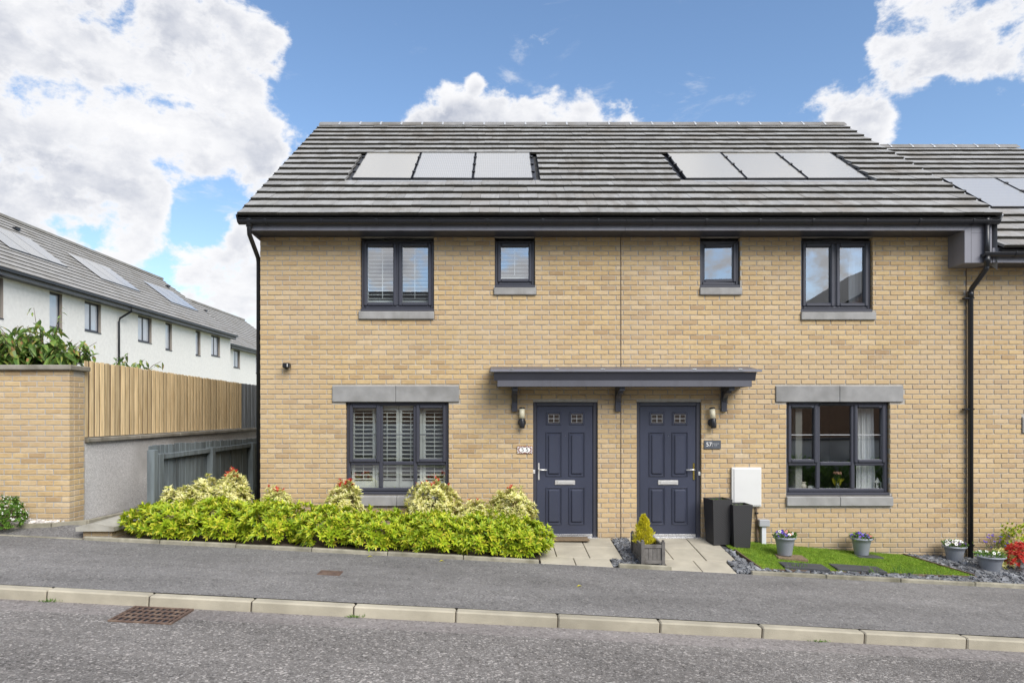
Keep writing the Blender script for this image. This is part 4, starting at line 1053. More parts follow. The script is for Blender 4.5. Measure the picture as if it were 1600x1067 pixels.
vs_ = thing('tulip_vase', 'glass vase of pink tulips on the sill inside the window of number 57', 'vase', None, (fx(1309, YB), YB, zb_))
MB().lathe([(0, 0), (.03, 0), (.032, .10), (.028, .10), (.026, .008), (0, .008)], 16).build('vase', 'window_glass', vs_, True)
mb = MB()
for k in range(11):
    a = k*2.4; r = .055*math.sqrt((k+.5)/11); mb.tube([(0, 0, .01), (r*.5*math.cos(a), r*.5*math.sin(a), .12), (r*math.cos(a), r*math.sin(a), .225)], .0035, 5)
mb.build('stems', 'leaf_green', vs_)
P2 = [(.03*math.cos(k*2.4), .03*math.sin(k*2.4), .04) for k in range(10)]
link('leaves', leaves_mesh('leaves', P2, [(math.cos(k*2.4)*.4, math.sin(k*2.4)*.4, 1) for k in range(10)], unit(10), .15, .03, 'leaf_conifer'), vs_)
for k in range(11):
    a = k*2.4; r = .055*math.sqrt((k+.5)/11)
    MB().lathe([(0, 0), (.011, .005), (.014, .018), (.011, .034), (.004, .040)], 8, (r*math.cos(a), r*math.sin(a), .222+.01*(k % 2))).build('tulip', 'petal_pink', vs_, True)
jr = thing('ornament_jar', 'round pale jar on the sill at the left of the window of number 57', 'jar', None, (fx(1254, YB), YB, zb_))
MB().lathe([(0, 0), (.04, 0), (.058, .03), (.055, .065), (.038, .085), (.045, .10), (.055, .112), (.048, .112), (.0, .09)], 18).build('jar', 'jar', jr, True)
bw = tag(MB().lathe([(0, 0), (.03, 0), (.05, .02), (.045, .045), (.02, .055), (0, .056)], 16).build('ornament_shell', 'paper_white', None, True), 'low white ornament right of the pale jar on the sill', 'ornament'); bw.location = (fx(1267, YB), YB, zb_)
for u, l in ((1282.5, 'small white tealight left of the tulip vase'), (1297, 'small white tealight nearest the tulip vase')):
    o = tag(MB().lathe([(0, 0), (.02, 0), (.02, .018), (.016, .018), (.0, .014)], 14).build('tealight', 'paper_white', None, True), l, 'tealight', 'tealights on the sill'); o.location = (fx(u, YB), YB, zb_)
ln = thing('ornament_lantern', 'small white house shaped lantern on the sill by the curtain', 'lantern', None, (fx(1371.5, YB), YB, zb_))
mb = MB()
for sx in (-1, 1):
    for sy in (-1, 1): mb.box(sx*.034-.005, sx*.034+.005, sy*.034-.005, sy*.034+.005, .012, .10)
mb.box(-.045, .045, -.045, .045, 0, .012).box(-.042, .042, -.042, .042, .10, .11); mb.build('frame', 'paper_white', ln)
MB().lathe([(.052, .11), (.018, .15), (.014, .17), (0, .175)], 4).build('roof', 'paper_white', ln); MB().lathe([(0, .012), (.015, .012), (.015, .06), (0, .06)], 10).build('candle', 'paper_white', ln)

# ------------------------------------------------------------------ planters and pots
def tall_planter(x, y, wt, wb, h, rz, label):
    p = thing('tall_planter', label, 'planter', 'tall black woven planters', (x, y, gz(x, y)), rz)
    a, b = wb/2, wt/2; mb = MB()
    ring = lambda r, z: [(-r, -r, z), (r, -r, z), (r, r, z), (-r, r, z)]
    R0, R1, R2, R3 = ring(a, 0), ring(b, h), ring(b-.025, h), ring(b-.03, h-.06)
    for q0, q1 in ((R0, R1), (R1, R2), (R2, R3)):
        for i in range(4): mb.quad(q0[i], q0[(i+1) % 4], q1[(i+1) % 4], q1[i])
    mb.build('body', 'woven', p); MB().poly(ring(b-.03, h-.05)).build('soil', 'soil', p)
    n = 26; P0 = np.stack([nr.uniform(-b*.7, b*.7, n), nr.uniform(-b*.7, b*.7, n), np.full(n, h-.05)], 1)
    stuff(link('seedlings', leaves_mesh('seedlings', P0, np.stack([nr.normal(0, .6, n), nr.normal(0, .6, n), np.ones(n)], 1), unit(n), nr.uniform(.04, .075, n), .03, 'leaf_green'), p))
tall_planter(3.225, -.225, .31, .25, .665, R(10), 'taller black woven planter next to the door of number 57')
tall_planter(3.515, -.29, .295, .24, .63, R(4), 'shorter black woven planter in front of the meter box')

wp = thing('wooden_planter', 'weathered grey wooden trough planter standing on slate between the paths', 'planter', None, (1.995, -1.08, gz(1.995, -1.08)-.012))
for sx in (-1, 1):
    for sy in (-1, 1):
        mb = MB().cbox(sx*.135-.022, sx*.135+.022, sy*.34-.022, sy*.34+.022, -.04, .315, .003)
        mb.lathe([(.012, .315), (.019, .325), (.018, .338), (0, .345)], 8, (sx*.135, sy*.34, 0)).build('corner_post', 'planter_timber', wp)
for sy in (-1, 1):
    for z0_, z1_ in ((.03, .075), (.235, .28)): MB().cbox(-.114, .114, sy*.34-.014, sy*.34+.014, z0_, z1_, .003).build('rail', 'planter_timber', wp)
    for k in range(4): MB().cbox(-.112+k*.056, -.112+k*.056+.053, sy*.335-.007, sy*.335+.007, .076, .234, .002).build('slat', 'planter_timber', wp)
for sx in (-1, 1):
    for z0_, z1_ in ((.03, .075), (.235, .28)): MB().cbox(sx*.135-.014, sx*.135+.014, -.318, .318, z0_, z1_, .003).build('rail', 'planter_timber', wp)
    for k in range(11): MB().cbox(sx*.130-.007, sx*.130+.007, -.312+k*.0568, -.312+k*.0568+.054, .076, .234, .002).build('slat', 'planter_timber', wp)
MB().quad((-.125, -.33, .20), (.125, -.33, .20), (.125, .33, .20), (-.125, .33, .20)).build('soil', 'soil', wp)
# golden dwarf conifer in the trough
cf = thing('dwarf_conifer', 'small golden cone shaped conifer growing in the wooden trough', 'conifer', None, (1.96, -1.02, gz(1.995, -1.08)+.185))
MB().tube([(0, 0, 0), (.004, 0, .2), (0, 0, .36)], [.012, .008, .003], 6).build('stem', 'bark', cf)
n = 2600; zz = nr.uniform(0, 1, n)**1.15; rr = .15*(1-zz)**.7*np.clip(zz*8+.45, 0, 1)*nr.uniform(.45, 1.05, n); aa = nr.uniform(0, 6.28, n); rr = rr*(1+.22*np.sin(aa*3+zz*19)+.14*np.sin(aa*5-zz*31))
P0 = np.stack([rr*np.cos(aa), rr*np.sin(aa), zz*.40], 1); dr = np.stack([np.cos(aa)*.7, np.sin(aa)*.7, np.ones(n)*1.2], 1)+nr.normal(0, .3, (n, 3))
stuff(link('foliage', leaves_mesh('foliage', P0, dr, unit(n), nr.uniform(.022, .048, n), .013, 'leaf_conifer'), cf))

POT = [(0, 0), (.098, 0), (.104, .012), (.128, .17), (.132, .176), (.132, .192), (.138, .197), (.142, .232), (.165, .240), (.170, .250), (.168, .268), (.155, .270), (.150, .245), (0, .235)]
def flower_pot(x, y, z, sx, label, cols, nf, spread=.15, h=.10, dead=0):
    p = thing('flower_pot', label, 'flower pot', 'grey pots of pansies', (x, y, z))
    b = MB().lathe(POT, 32).build('pot', 'pot_plastic', p, True); b.scale = (sx[0], sx[0], sx[1])
    zt = .235*sx[1]; rt = .15*sx[0]
    MB().lathe([(0, 0), (rt, -.004)], 20, (0, 0, zt+.004)).build('soil', 'soil', p)
    n = 240; r = rt*1.05*np.sqrt(nr.uniform(0, 1, n)); a = nr.uniform(0, 6.28, n)
    hgt = h*np.sqrt(np.clip(1-(r/(rt*1.25))**2, 0, 1))*nr.uniform(.2, 1, n)
    P0 = np.stack([r*np.cos(a), r*np.sin(a), zt+hgt], 1)
    stuff(link('foliage', leaves_mesh('foliage', P0, np.stack([np.cos(a)*.8, np.sin(a)*.8, nr.uniform(.1, 1.2, n)], 1)+nr.normal(0, .3, (n, 3)), unit(n)+np.array([0, 0, 1.2]), nr.uniform(.03, .06, n), nr.uniform(.014, .026, n), 'leaf_green'), p))
    for k in range(nf):
        a = rng.uniform(0, 6.28); r = rt*1.02*math.sqrt(rng.random()); zc = zt+h*math.sqrt(max(0, 1-(r/(rt*1.3))**2))*rng.uniform(.8, 1.15)
        m = rng.choice(cols(r*math.cos(a)) if callable(cols) else cols); s = rng.uniform(.017, .024); mb = MB()
        cen = (r*math.cos(a), r*math.sin(a), zc)
        face = Vector((math.cos(a)*.6, math.sin(a)*.6-.9, .75)).normalized(); q = face.to_track_quat('Z', 'Y')
        for pk in range(5):
            an = pk*2*math.pi/5+.3
            c0 = Vector((math.cos(an), math.sin(an), 0)); t0_ = Vector((-math.sin(an), math.cos(an), 0))
            pts = [Vector((0, 0, 0)), c0*s*.6+t0_*s*.55+Vector((0, 0, .002)), c0*s*1.15+t0_*s*.25+Vector((0, 0, .004)), c0*s*1.15-t0_*s*.25+Vector((0, 0, .004)), c0*s*.6-t0_*s*.55+Vector((0, 0, .003))]
            mb.poly([tuple(q @ v_ + Vector(cen)) for v_ in pts])
        eye = [q @ Vector((math.cos(e)*s*.33, math.sin(e)*s*.33, .006)) + Vector(cen) for e in np.linspace(0, 5.2, 6)]
        mb.poly([tuple(e) for e in eye], 1)
        mb.build('flower', [m, 'petal_dark' if m != 'petal_dark' else 'petal_violet'], p)
pv = tag(MB().cbox(-.20, .20, -.15, .15, -.02, .022, .006).build('paving_block', 'mat_brown'), 'brown grey paver on the lawn under the first flower pot', 'paver'); pv.location = (4.10, -.70, gz(4.10, -.70)+.012); pv.rotation_euler = (0, math.atan(-SL), R(-8))
flower_pot(4.04, -.66, gz(4.04, -.66)+.034, (.92, .98), 'grey pot of violet and white pansies on the brown paver', lambda x: ['petal_violet', 'petal_violet', 'petal_white'] if x < .0 else ['petal_white', 'petal_white', 'petal_orange', 'petal_violet'], 26)
pm = tag(MB().cbox(-.19, .19, -.13, .13, -.02, .012, .004).build('paving_block', 'cover_dark'), 'thin dark mat on the lawn under the second flower pot', 'paver'); pm.location = (5.40, -.28, gz(5.40, -.28)+.01); pm.rotation_euler = (0, math.atan(-SL), R(4))
flower_pot(5.34, -.26, gz(5.34, -.26)+.022, (.92, .95), 'grey pot of blue violet and orange pansies near the wall below the window', lambda x: ['petal_violet', 'petal_violet', 'petal_dark'] if x < .02 else ['petal_orange', 'petal_orange', 'petal_violet'], 22, h=.09)
flower_pot(6.73, -.24, gz(6.73, -.24)-.01, (.95, .90), 'grey pot of white and dark purple pansies left of the black downpipe', ['petal_white', 'petal_white', 'petal_white', 'petal_dark'], 32, h=.10)
flower_pot(6.93, -.70, gz(6.93, -.70)-.01, (1.12, .84), 'widest grey pot with sparse white flowers on slate in front of the downpipe', ['petal_white', 'petal_white'], 7, h=.08)
for x, y, w, l in ((4.10, -1.12, .56, 'dark inspection cover in the lawn nearer the path'), (4.86, -1.06, .62, 'wider dark inspection cover in the middle of the lawn front')):
    c = thing('inspection_cover', l, 'cover', 'dark covers set in the lawn', (x, y, gz(x, y)+.032)); c.rotation_euler = (math.atan(.02), math.atan(-SL), R(-4))
    MB().cbox(-w/2, w/2, -.14, .14, -.03, .008, .004).build('lid', 'cover_dark', c)
    mb = MB(); rect_frame(mb, -w/2-.012, w/2+.012, -.152, .152, -.006, .03, .014, .002); mb.v = [(a, c_, -b) for a, b, c_ in mb.v]; mb.build('frame', 'cover_dark', c)

# ------------------------------------------------------------------ iron covers in road and pavement
dg_ = thing('gully_grate', 'rusty iron drain grate in the road against the kerb', 'grate', None, (-3.26, -3.97, road_z(-3.26, -3.97)+.006)); dg_.rotation_euler = (0, math.atan(-SL), 0); dg_.scale = (.86, .80, 1)
mb = MB(); rect_frame(mb, -.335, .335, -.29, .29, -.012, .05, .028, .004); mb.v = [(a, c_, -b) for a, b, c_ in mb.v]; mb.build('frame', 'rusty_iron', dg_)
MB().quad((-.33, -.285, -.0015), (.33, -.285, -.0015), (.33, .285, -.0015), (-.33, .285, -.0015)).build('pit', 'ink', dg_)
for k in range(9): MB().cbox(-.272+k*.068-.011, -.272+k*.068+.011, -.264, .264, -.0008, .011, .003).build('bar', 'rusty_iron', dg_)
for y_ in (-.13, .0, .14): MB().cbox(-.31, .31, y_-.012, y_+.012, -.0005, .0122, .003).build('cross_bar', 'rusty_iron', dg_)
sc2 = thing('stop_tap_cover', 'small rusty rectangular cover set in the pavement', 'cover', None, (-1.96, -2.5, gz(-1.96, -2.5)+.003)); sc2.rotation_euler = (.02, math.atan(-SL), 0)
MB().cbox(-.115, .115, -.085, .085, -.02, .004, .003).build('lid', 'rusty_iron', sc2)
mb = MB(); rect_frame(mb, -.13, .13, -.10, .10, -.003, .02, .013, .002); mb.v = [(a, c_, -b) for a, b, c_ in mb.v]; mb.build('frame', 'rusty_iron', sc2)

# ------------------------------------------------------------------ planting
def rosettes(centres, outs, per, length, width, spread, mat, name, parent):
    P0, Dr, Nr = [], [], []
    for c, o in zip(centres, outs):
        o = o/np.linalg.norm(o); a = np.cross(o, (0.3, .2, .9)); a /= np.linalg.norm(a); b = np.cross(o, a); ph = rng.uniform(0, 6.28)
        k = per+rng.randint(-1, 2)
        for i in range(k):
            an = ph+2*math.pi*i/k*1.0+rng.uniform(-.25, .25); sp = spread*rng.uniform(.45, 1.25)
            d = o + (a*math.cos(an)+b*math.sin(an))*sp
            P0.append(c - o*rng.uniform(0, length*.35)); Dr.append(d); Nr.append(o+np.array((0, 0, .15)))
    n = len(P0)
    return stuff(link(name, leaves_mesh(name, P0, Dr, Nr, nr.uniform(.7, 1.15, n)*length, nr.uniform(.8, 1.15, n)*width, mat, .22, .16), parent))
def shrub(name, label, cat, group, x, y, z, rx, ry_, h, n, mat, per=8, ln=.075, wd_=.023, spread=1.1, red=0, inner=.55):
    s = thing(name, label, cat, group, (x, y, z))
    mb = MB()
    for k in range(9):
        a = k*.7; e = (rx*.6*math.cos(a), ry_*.6*math.sin(a), h*.75)
        mb.tube([(0, 0, -.02), (e[0]*.5, e[1]*.5, h*.35), e], [.008, .006, .003], 5)
    mb.build('stems', 'twig', s)
    C, O = [], []
    ph = [rng.uniform(0, 6.28) for _ in range(4)]
    while len(C) < n:
        v = nr.normal(size=3); v /= np.linalg.norm(v)
        if v[2] < -.55: continue
        q = rng.uniform(inner, 1.0)**.5
        az = math.atan2(v[1], v[0]); lump = 1+.10*math.sin(3*az+ph[0])+.09*math.sin(5*az+ph[1]+3*v[2])+.07*math.sin(7*v[2]+ph[2]+2*az)
        c = np.array((v[0]*rx, v[1]*ry_, h*.44+v[2]*h*.56))*np.array((q*lump, q*lump, q*.5+.5*lump))
        if c[2] < .03: continue
        C.append(c); O.append(np.array((v[0], v[1]*1.0, v[2]*.7+.55)))
    rosettes(C, O, per, ln, wd_, spread, mat, 'foliage', s)
    if red:
        top = sorted(range(len(C)), key=lambda i: -C[i][2]+.25*rng.random()*h)[:red]
        rosettes([C[i]+np.array((0, 0, .03)) for i in top], [np.array((rng.gauss(0, .2), rng.gauss(0, .2), 1)) for _ in top], 6, ln*.8, wd_*.8, .8, 'leaf_red', 'red_shoots', s)
    return s
HEDGE = [(-4.52, -1.14, .52, .40, .45, 'lowest bright yellow green shrub beside the low coping at the left end of the hedge'),
         (-3.80, -1.12, .54, .41, .51, 'bright yellow green hedge shrub second from the left, below the red tipped pieris'),
         (-3.05, -1.10, .55, .41, .52, 'tall bright yellow green hedge shrub in front of the corner of the house'),
         (-2.32, -1.12, .52, .40, .48, 'bright yellow green hedge shrub left of the ground floor window of number 55'),
         (-1.62, -1.12, .52, .40, .47, 'bright yellow green hedge shrub below the left half of the shuttered window'),
         (-.92, -1.12, .52, .40, .48, 'bright yellow green hedge shrub below the right half of the shuttered window'),
         (-.26, -1.12, .50, .40, .50, 'bright yellow green hedge shrub third from the right end, right of the window'),
         (.24, -1.14, .45, .38, .46, 'bright yellow green hedge shrub at the right end beside the path')]
for (x, y, rx, ry_, h, lab) in HEDGE:
    shrub('hedge_shrub', lab, 'shrub', 'yellow green hedge shrubs', x, y, gz(x, y)+.02, rx, ry_, h, int(470*rx*h/.3), 'leaf_gold', 8, .092, .030)
PIERIS = [(-4.60, -.62, .28, .28, .56, 0, 'pale cream variegated pieris at the far left behind the hedge'),
          (-4.25, -.58, .27, .26, .70, 0, 'cream variegated pieris second from the left, taller than its left neighbour'),
          (-3.86, -.55, .25, .24, .80, 12, 'cream pieris with red tips in front of the grey fence'),
          (-2.26, -.50, .24, .22, .74, 13, 'cream pieris with red tips at the left jamb of the shuttered window'),
          (-.98, -.52, .38, .28, .82, 11, 'largest cream pieris, in front of the right jamb of the shuttered window'),
          (-.36, -.55, .26, .24, .58, 2, 'small low cream pieris right of the shuttered window'),
          (.16, -.55, .35, .27, .78, 3, 'cream pieris standing beside the door of number 55'),
          (-3.22, -.55, .22, .24, .62, 7, 'low pieris with red tips at the corner of the house')]
for (x, y, rx, ry_, h, red, lab) in PIERIS:
    shrub('pieris_shrub', lab, 'shrub', 'cream variegated pieris shrubs', x, y, gz(x, y)+.02, rx, ry_, h, int(520*rx*h/.2)+70, 'leaf_cream', 8, .074, .025, 1.25, red)
# clipped white-flowered shrub by the boundary wall
hb = shrub('hebe_shrub', 'round green shrub dotted with white flowers by the boundary wall', 'shrub', None, -6.56, -1.32, gz(-6.56, -1.32)-.02, .26, .23, .45, 560, 'leaf_green', 7, .034, .015, 1.2)
C, O = [], []
for _ in range(260):
    v = nr.normal(size=3); v /= np.linalg.norm(v)
    if v[2] < -.2: continue
    C.append(np.array((v[0]*.265, v[1]*.235, .20+v[2]*.26))); O.append(v+np.array((0, 0, .4)))
rosettes(C, O, 5, .014, .010, 1.4, 'petal_white', 'blossom', hb)
# right hand corner planting
shrub('pieris_shrub', 'red topped yellow shrub cut by the right edge of the photo', 'shrub', None, 7.22, -.52, gz(7.22, -.52), .14, .15, .27, 120, 'leaf_cream', 8, .06, .018, 1.2)
rr_ = thing('red_shrub', 'bright red leaved shrub at the right edge above the slate', 'shrub', None, (7.40, -.62, gz(7.40, -.62)))
C, O = [], []
for _ in range(170):
    v = nr.normal(size=3); v /= np.linalg.norm(v); v[2] = abs(v[2])*.8; C.append(np.array((v[0]*.19, v[1]*.19, .10+v[2]*.36))); O.append(v+np.array((0, 0, .5)))
MB().tube([(0, 0, 0), (.02, 0, .2), (0, .02, .35)], [.012, .008, .004], 6).build('stem', 'twig', rr_)
rosettes(C, O, 7, .055, .018, 1.2, 'leaf_red', 'foliage', rr_)
shrub('green_shrub', 'green leafy shrub against the wall right of the downpipe', 'shrub', None, 7.66, -.24, gz(7.66, -.24), .28, .2, .60, 170, 'leaf_gold', 7, .05, .02, 1.2)
bf = thing('aubrieta_plant', 'wispy plant with small lilac flowers beside the downpipe', 'plant', None, (7.34, -.24, gz(7.34, -.24)))
mb = MB(); tips = []
for k in range(26):
    a = rng.uniform(0, 6.28); r = rng.uniform(.04, .24); hgt = rng.uniform(.16, .42); tips.append((r*math.cos(a), r*.5*math.sin(a), hgt)); mb.tube([(0, 0, 0), (r*.4*math.cos(a), r*.2*math.sin(a), hgt*.55), tips[-1]], .0025, 4)
mb.build('stems', 'twig', bf)
rosettes([np.array(p) for p in tips], [np.array((0, -.5, 1.0))]*len(tips), 6, .022, .016, 1.4, 'petal_violet', 'flowers', bf)
n = 130; P0 = np.stack([nr.normal(0, .09, n), nr.normal(0, .05, n), nr.uniform(.02, .28, n)], 1)
stuff(link('foliage', leaves_mesh('foliage', P0, unit(n)+np.array([0, 0, .3]), unit(n), nr.uniform(.025, .05, n), .014, 'leaf_green'), bf))
# weeds in the kerb joints, a few fallen leaves
for i, (x, y, lab) in enumerate(((-4.40, YK-.14, 'tuft of weed at the kerb joint near the drain grate'), (-1.43, YK-.14, 'tuft of green weed at the kerb foot left of centre'), (3.10, YK-.14, 'faint tuft of weed at the kerb foot right of centre'))):
    n = 40; P0 = np.stack([nr.normal(0, .05, n), nr.normal(0, .012, n), np.zeros(n)], 1)
    o = link('weed_tuft', leaves_mesh('weed_tuft', P0, np.stack([nr.normal(0, .7, n), nr.normal(0, .5, n), np.ones(n)], 1), unit(n), nr.uniform(.02, .05, n)*(1 if i < 2 else .6), .008, 'leaf_green'), None, (x, y, road_z(x, y)))
    tag(stuff(o), lab, 'weed')
for x, y, lab in ((.87, -2.55, 'fallen yellow leaf on the pavement below the door of number 55'), (-1.70, -1.66, 'fallen tan leaf on the pavement below the hedge'), (-.78, -1.70, 'fallen yellow leaf on the pavement at the foot of the edging')):
    o = tag(link('fallen_leaf', leaves_mesh('fallen_leaf', [(0, 0, 0)], [(1, .4, .12)], [(0, 0, 1)], .075, .035, 'leaf_conifer'), None, (x, y, gz(x, y)+.006)), lab, 'leaf', 'leaves on the pavement')

# ------------------------------------------------------------------ boundary wall, low wall and fences at the left
XB, YB1, YB2 = -5.88, -1.05, -.70
bw_ = thing('boundary_wall', 'tall buff brick boundary wall with stone coping at the left edge', 'wall', None, (0, YB1, 0))
brickwork(bw_, -9.2, XB, .1, 2.47, [], lambda x, z: x, XB+JT/2-CO*20, 300)
MB().quad((-9.2, .006, .1), (XB-.004, .006, .1), (XB-.004, .006, 2.47), (-9.2, .006, 2.47)).quad((XB-.005, .006, .1), (XB-.005, YB2-YB1, .1), (XB-.005, YB2-YB1, 2.47), (XB-.005, .006, 2.47)).quad((-9.2, .34, .1), (XB-.004, .34, .1), (XB-.004, .34, 2.47), (-9.2, .34, 2.47)).build('mortar', 'mortar', bw_)
for i in range(math.ceil(.1/CH), int(2.47/CH)):
    z = i*CH+JT/2; ys_ = ((.105, .32),) if i % 2 else ((.105, .21), (.22, .34))
    for a, b in ys_: MB().cbox(XB-.1, XB+rng.uniform(-.001, .001), a+.004, b, z, min(z+BH, 2.47), .004).build('brick', 'brick', bw_)
for a, b in ((-9.3, -8.3), (-8.296, -7.2), (-7.196, XB+.05)):
    mb = MB().cbox(a, b, -.06, .41, 2.475, 2.545, .012); mb.v = [(x, y, z+(.018 if z > 2.52 and abs(y-.175) < .2 else 0)) for x, y, z in mb.v]; mb.build('coping_stone', 'old_coping', bw_)
rw = thing('rendered_wall', 'pale grey roughcast retaining wall below the timber fence', 'wall', None, (XB, 0, 0))
MB().box(-.22, -.012, YB2+.02, 12, -.2, 1.47).build('wall', 'harl', rw)
for k in range(9): MB().cbox(-.26, .045, YB2+.005+k*1.4, YB2+.0+(k+1)*1.4-.004, 1.472, 1.535, .010).build('coping_stone', 'old_coping', rw)
tf = thing('timber_fence', 'tall new timber close board fence on top of the rendered wall', 'fence', None, (XB, 0, 1.535))
y = YB2+.03
while y < 5.16:
    w = rng.uniform(.092, .108); topz = 2.64-1.535-.012*(y+.7)+rng.uniform(-.006, .006)
    o = MB().cbox(-.005, .005, 0, w, 0.012, topz, .002).build('board', 'fence_timber', tf)
    o.location = (-.028, y, 0); o.rotation_euler = (rng.uniform(-.004, .004), 0, rng.uniform(-.035, .035))
    o = MB().cbox(-.008, .008, -.028, .098, 0.014, topz-.012, .003).build('board', 'brown_timber', tf); o.location = (-.050, y+w+.012, 0)  # backing boards coloured dark to paint shade into the gaps
    y += w+.034
for z in (.18, .85): MB().box(-.10, -.068, YB2+.03, 5.24, z, z+.08).build('rail', 'fence_timber', tf)
for yy in (-.62, 1.2, 3.1, 5.0): MB().box(-.165, -.101, yy, yy+.07, 0, .98).build('post', 'fence_timber', tf)
gf = thing('grey_fence', 'weathered blue grey board fence beyond the timber fence', 'fence', None, (XB, 0, 1.535))
y = 5.26; k = 0
while y < 11.5:
    w = rng.uniform(.10, .125); o = MB().cbox(-.010, .010, 0, w, .0, 1.03+rng.uniform(-.008, .008), .003).build('board', 'grey_timber', gf); o.location = (-.05+(.016 if k % 2 else 0), y, 0); y += w; k += 1
# low painted fence with posts and rails
lf = thing('painted_fence', 'low slate grey painted fence with posts and top rail beside the house', 'fence', None, (-5.0, 0, 0))
y = -.52; k = 0
while y < 6:
    w = rng.uniform(.095, .125); o = MB().cbox(-.009, .009, 0, w, .1, 1.425-.012*(y+.5)+rng.uniform(-.01, .01), .003).build('board', 'painted_timber', lf); o.location = (-.075, y, 0); o.rotation_euler = (0, rng.uniform(-.006, .006), rng.uniform(-.03, .03)); y += w+.003; k += 1
for (ya, yb) in ((-.40, 1.38), (1.50, 3.30), (3.42, 5.9)): MB().cbox(-.060, .01, ya, yb, 1.21, 1.285, .004).build('rail', 'painted_timber', lf); MB().cbox(-.060, .01, ya, yb, .32, .40, .004).build('rail', 'painted_timber', lf)
for yy, w in ((-.58, .10), (-.42, .11), (1.40, .11), (3.32, .12)): MB().cbox(-.062, .045, yy-.01, yy+w, 0, 1.30 if yy > -.5 else 1.36, .006).build('post', 'painted_timber', lf)
# low wall with weathered coping
lw = thing('low_wall', 'low brick wall end with pale weathered coping at the left end of the hedge', 'wall', None, (-5.29, -1.40, 0))
def low_bricks():
    MB().box(-.185, .185, .004, .95, .05, .345).build('mortar', 'mortar', lw)
    for i in range(3):
        z = .345-(i+1)*CH+JT/2
        for a, b in (((-.19, .025), (.035, .19)) if i % 2 else ((-.19, -.085), (-.075, .14), (.15, .19))): MB().cbox(a, b, 0, .1, z, z+BH, .004).build('brick', 'brick', lw)
        for k in range(4): MB().cbox(.10, .19, .105+k*CO-(.11 if i % 2 else 0)+(.0 if k or not i % 2 else .11), .105+k*CO+BL-(.11 if i % 2 else 0), z, z+BH, .004).build('brick', 'brick', lw)
low_bricks()
for a, b in ((-.06, .44), (.445, .95)):
    prof = [(-.25, .350), (-.25, .405), (0, .455), (.25, .405), (.25, .350)]; mb = MB(); n = len(prof)
    mb.v = [(x, a, z) for x, z in prof]+[(x, b, z) for x, z in prof]; mb.f = [(i, (i+1) % n, n+(i+1) % n, n+i) for i in range(n)]+[tuple(range(n)), tuple(range(n, 2*n))]; mb.mi = [0]*len(mb.f)
    mb.build('coping_stone', 'coping', lw)

# laurel behind the boundary wall: separate leaves on arching shoots
lf_me = []
for k in range(3):
    m_ = MB(); L, W = .17, .055
    st = [(0, 0), (.18, .32), (.45, .5), (.75, .36), (1, 0)]
    for (s, w), (s2, w2) in zip(st, st[1:]):
        f = lambda s_, w_, sg: (sg*w_*W, s_*L, -.045*(1+k*.5)*s_*s_+abs(w_)*W*.28)
        c = lambda s_: (0, s_*L, -.045*(1+k*.5)*s_*s_)
        m_.quad(c(s), f(s, w, 1), f(s2, w2, 1), c(s2)) if w or w2 else None
        m_.quad(c(s), f(s, w, -1), f(s2, w2, -1), c(s2))
    lf_me.append(m_.mesh('leaf', 'leaf_laurel'))
def laurel(label, x, y, z0, shoots, name='cherry_tree'):
    tr = thing(name, label, 'tree', None, (x, y, gz(x, y)))
    tr.location.z = 1.3 if y > -.3 else tr.location.z
    bz = tr.location.z; mb = MB(); spots = []
    mb.tube([(0, 0, 0), (.02, .02, (z0-bz)*.6), (0, 0, z0-bz)], [.045, .035, .025], 8)
    for (tx, ty, tz, nl, sc) in shoots:
        a = Vector((0, 0, (z0-bz)*.75)); e = Vector((tx-x, ty-y, tz-bz)); mid = a.lerp(e, .55)+Vector((0, 0, .12))
        pts = [a, a.lerp(mid, .5), mid, mid.lerp(e, .5)+Vector((0, 0, .03)), e]; mb.tube(pts, [.012, .009, .007, .005, .003], 6)
        for i in range(nl):
            s = .35+.65*(i+.5)/nl; seg = s*4; j = min(3, int(seg)); p = pts[j].lerp(pts[j+1], seg-j); spots.append((p, sc*(1.0 if s < .85 else .75), e-a))
    mb.build('trunk', 'bark', tr, True)
    rng.shuffle(spots); extra = []
    for i, (p, sc, d) in enumerate(spots):
        az = rng.uniform(0, 6.28); q = p+Vector((rng.gauss(0, .03), rng.gauss(0, .03), rng.gauss(0, .03))); eu = (rng.uniform(-.85, .15), rng.uniform(-.5, .5), az); k = sc*rng.uniform(.8, 1.2)
        if i < 300: link('leaf', rng.choice(lf_me), tr, q, eu, (k,)*3)
        else: extra.append((q, eu, k))
    if extra:
        V, Fc = [], []
        for q, eu, k in extra:
            me = rng.choice(lf_me); M = Matrix.LocRotScale(q, __import__('mathutils').Euler(eu), (k,)*3); b = len(V)
            V += [tuple(M @ v.co) for v in me.vertices]; Fc += [tuple(b+i_ for i_ in f.vertices) for f in me.polygons]
        me = bpy.data.meshes.new('foliage'); me.from_pydata(V, [], Fc); me.materials.append(MATS['leaf_laurel']); stuff(link('foliage', me, tr))
    return tr
SH = []
for k in range(95):
    tx = rng.uniform(-8.6, -6.25); SH.append((tx, rng.uniform(-.50, .30), 2.84+rng.uniform(-.18, .42)*(1 if tx < -6.55 else .45), 11, 1.42))
SH += [(-7.15, .1, 3.50, 12, .72), (-6.72, .1, 3.55, 12, .72), (-8.0, .0, 3.45, 12, .85), (-7.75, .0, 3.35, 10, .9), (-6.22, .15, 2.98, 8, .85), (-6.5, .0, 3.0, 9, 1.0), (-7.5, -.1, 3.1, 10, 1.0), (-6.9, -.1, 3.02, 9, 1.0), (-6.35, -.2, 2.78, 8, 1.0)]
laurel('leafy tree with bronze new shoots rising above the boundary wall', -7.1, .25, 2.35, SH)
